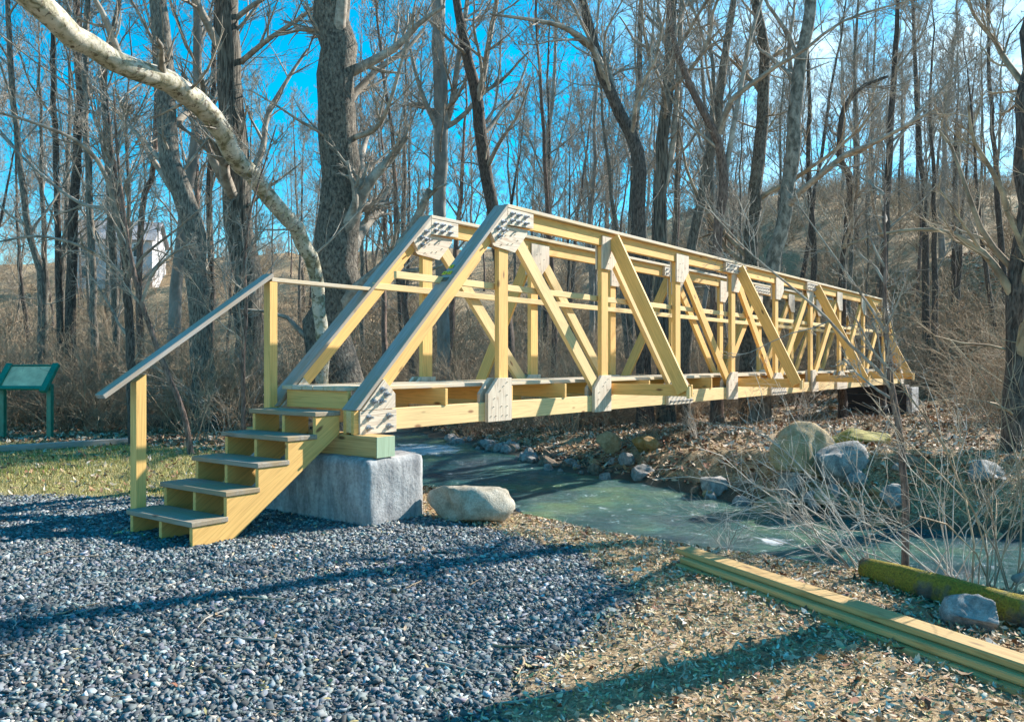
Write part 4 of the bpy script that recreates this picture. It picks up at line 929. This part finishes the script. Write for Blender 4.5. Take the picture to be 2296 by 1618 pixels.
log('mossy_log', 'fallen log covered in yellow green moss on the near bank', [g0(2.36, 5.52, .07), g0(2.52, 5.0, .07), g0(2.72, 4.5, .06), g0(2.95, 3.9, .06), g0(3.3, 3.1, .06)], [.075, .085, .095, .10, .10], mosslog, seed=3)
log('dark_log', 'thick dark fallen log lying behind the lower handrail post', [(W(170, 920, 19.5)[0], 19.5, .12), (W(250, 925, 18.8)[0], 18.8, .10), (W(330, 932, 18)[0], 18, .10), (W(420, 950, 17)[0], 17, .08)], [.22, .20, .17, .12], bark_mat('log_bark', (.06, .052, .045), (.22, .2, .18)), seed=4)
log('fallen_branch', 'bare pole lying on the bank beside the mossy log at the right edge', [g0(3.05, 5.0, .12), g0(3.5, 5.5, .2), g0(4.2, 6.0, .35)], [.03, .035, .04], bark_smooth, 'branch', seed=5)
# sign
sgx = W(62, 870, 15)[0]; sign = empty('trail_sign', (sgx - .12, 15, float(ground_h(sgx, 15))), -.10)
tag(sign, 'low green framed information sign with a pale tilted panel on two legs', 'sign')
for s_ in (-1, 1):
    one('box', (s_ * .46 - .045, s_ * .46 + .045, .10, .19, -.1, 1.0, 'z'), 'leg', greenpaint, sign, .006)
    m = MB(); m.beam((s_ * .46, -.06, .86), (s_ * .46, .33, 1.36), .12, .075, (1, 0, 0)); m.build('side_board', greenpaint, sign, .006)
m = MB(); m.beam((-.40, -.01, .93), (.40, -.01, .93), .07, .05, (0, .6, .8)); m.build('bottom_rail', greenpaint, sign, .006)
m = MB(); m.beam((-.40, .315, 1.33), (.40, .315, 1.33), .03, .04, (0, .6, .8)); m.build('top_rail', greenpaint, sign, .004)
m = MB(); m.beam((-.399, .155, 1.13), (.399, .155, 1.13), .46, .012, (0, .39, .5))
pm = plain('sign_panel', (.60, .54, .34), .45, 0, 3.5, .35); m.build('panel', pm, sign, .001)
e0 = G(-60, 1008, .06); e1 = G(285, 987, .06)
m = MB(); m.beam((e0[0], e0[1], .05), (e1[0], e1[1], .05), .14, .10, (0, 1, 0)); o = m.build('landscape_timber', greywood, None, .008); tag(o, 'weathered edging timber lying in the grass in front of the green sign', 'timber')
# house far behind
hx, hy = -42.5, 88.0; hg = float(ground_h(hx, hy)); house = empty('house', (hx, hy, hg), .2)
tag(house, 'pale grey house half hidden by trees far behind the green sign', 'house')
sid = plain('pale_siding', (.50, .50, .52), .7, 0, 2, .12); trimw = plain('white_trim', (.8, .8, .8), .6, 0, 2, .05); roofm = plain('grey_shingle', (.36, .34, .35), .9, 0, 6, .3); glassm = plain('window_glass', (.03, .035, .04), .08, 0, 2, .1)
mm = MB(); mm.v = [(-4, 0, 0), (4, 0, 0), (4, 7, 0), (-4, 7, 0), (-4, 0, 5.4), (4, 0, 5.4), (4, 7, 5.4), (-4, 7, 5.4), (-4, 3.5, 7.6), (4, 3.5, 7.6)]
mm.f = [(0, 1, 5, 4), (1, 2, 6, 9, 5), (2, 3, 7, 6), (3, 0, 4, 8, 7)]; mm.g = [(0, 0, 0)] * 10; mm.build('wall', sid, house, 0)
for s_ in (0, 1):
    mm = MB(); a, b = ((0, -.35, 5.22), (0, 3.5, 7.75)) if s_ == 0 else ((0, 7.35, 5.22), (0, 3.5, 7.75)); mm.beam(((a[0]), (a[1] + b[1]) / 2, (a[2] + b[2]) / 2), (.001, (a[1] + b[1]) / 2, (a[2] + b[2]) / 2), 1, 1, (0, 1, 0)); 
    mm = MB(); mm.beam((-4.4, (a[1] + b[1]) / 2, (a[2] + b[2]) / 2), (4.4, (a[1] + b[1]) / 2, (a[2] + b[2]) / 2), math.hypot(b[1] - a[1], b[2] - a[2]), .12, (0, b[1] - a[1], b[2] - a[2])); mm.build('roof', roofm, house, 0)
for wx_ in (-2.6, 0, 2.6):
    for wz_ in (1.0, 3.4):
        f_ = one('box', (wx_ - .55, wx_ + .55, -.06, -.005, wz_, wz_ + 1.5), 'window', trimw, house, 0); p_ = one('box', (wx_ - .45, wx_ + .45, -.075, -.062, wz_ + .1, wz_ + 1.4), 'pane', glassm, f_, 0)
# dry twigs lying about
tw_r = np.random.default_rng(77); tme = []
for i in range(6):
    n = 8; p = np.zeros((n, 3)); d_ = np.array([1., 0, 0]); 
    for j in range(1, n): d_ = unit(d_ + np.array([0, tw_r.normal(0, .22), tw_r.normal(0, .05)])); p[j] = p[j - 1] + d_ * .035
    p[:, 2] = np.abs(p[:, 2]) * .3 + .006; R_ = np.linspace(.0055, .002, n); ls = [(p[None], R_[None], 5)]
    a = spawn(p[None], R_[None], 2, (.3, .8), (.5, .9), (.3, .5), (.5, .7), 4, .1, -.02, tw_r, .0015); ls.append((*a, 4))
    me = lines_mesh('fallen_twig', ls, np.zeros(3)); me.materials.append(twig_pale if i % 2 else twig_brown); tme.append(me)
cnt = 0
while cnt < 58:
    y = 3.0 + 4.6 * tw_r.random() ** 1.4; x = tw_r.uniform(-.62, .62) * y
    if x > 2.4 or (x > 1.0 and x < 2.3 and y > 3.3): continue
    X, Y = SA * x + CA * y, -CA * x + SA * y
    if X > 3.2 and Y > 5.1: continue
    gi = bool(inside(gravel_poly, np.array([x]), np.array([y]))[0])
    o = bpy.data.objects.new('fallen_twig', tme[cnt % 6]); col.objects.link(o); o.location = (x, y, float(ground_h(x, y)) + .008); o.rotation_euler = (0, 0, tw_r.uniform(0, 6.28)); s = tw_r.uniform(.5, 1.5); o.scale = (s, s, s)
    tag(o, 'thin dry twig lying loose on the dark crushed stone' if gi else 'thin dry twig lying loose on the leaf litter', 'twig', 'twigs on the crushed stone' if gi else 'twigs on the leaf litter'); cnt += 1

# ------------------------------------------------------------------ light, sky, camera
EL = math.radians(32); sd_ = Vector((.861 * math.cos(EL), .508 * math.cos(EL), math.sin(EL)))
sl = bpy.data.lights.new('sun', 'SUN'); sl.energy = 5.0; sl.angle = math.radians(.5); sl.color = (1, .93, .82)
so = bpy.data.objects.new('sun', sl); col.objects.link(so); so.rotation_euler = sd_.to_track_quat('Z', 'Y').to_euler(); so.location = (20, 10, 25)
w_ = bpy.data.worlds.new('World'); sc.world = w_; w_.use_nodes = True; nt = w_.node_tree; N, L = nt.nodes, nt.links
sky = N.new('ShaderNodeTexSky'); sky.sky_type = 'NISHITA'; sky.sun_disc = False; sky.sun_elevation = EL; sky.sun_rotation = math.atan2(.861, .508)
sky.air_density = 1.0; sky.dust_density = .3; sky.ozone_density = 3.0
hs = N.new('ShaderNodeHueSaturation'); hs.inputs['Saturation'].default_value = 1.6; hs.inputs['Hue'].default_value = .475; L.new(sky.outputs[0], hs.inputs['Color'])
tc = N.new('ShaderNodeTexCoord'); v = tc.outputs['Generated']
nz = noise(N, L, mapping(N, L, v, (3, 3, 6)), 1.6, 7, .62, .3)
sep = N.new('ShaderNodeSeparateXYZ'); L.new(v, sep.inputs[0])
dot = N.new('ShaderNodeVectorMath'); dot.operation = 'DOT_PRODUCT'; L.new(v, dot.inputs[0]); dot.inputs[1].default_value = tuple(Vector((.62, 1.0, .62)).normalized())
a1 = ramp_of(N, L, dot.outputs['Value'], [(.90, (0, 0, 0)), (1.0, (1, 1, 1))]); a2 = ramp_of(N, L, nz.outputs[0], [(.40, (0, 0, 0)), (.62, (1, 1, 1))])
cm = N.new('ShaderNodeMath'); cm.operation = 'MULTIPLY'; L.new(a1, cm.inputs[0]); L.new(a2, cm.inputs[1])
c = mixc(N, L, cm.outputs[0], hs.outputs[0], (5.5, 6.6, 6.9))
bg = N['Background']; L.new(c, bg.inputs['Color']); bg.inputs['Strength'].default_value = .12
cam = bpy.data.cameras.new('camera'); co = bpy.data.objects.new('camera', cam); col.objects.link(co); sc.camera = co
cam.sensor_width = 36; cam.lens = 36 * F / 2296; cam.clip_end = 600; cam.clip_start = .05; cam.shift_y = 2 / 2296
co.location = (0, 0, CZ); co.rotation_euler = (math.pi / 2, 0, 0)
sc.view_settings.view_transform = 'Standard'; sc.view_settings.look = 'None'; sc.view_settings.exposure = 1.1; sc.view_settings.gamma = 1
sc.cycles.max_bounces = 6; sc.cycles.transparent_max_bounces = 4
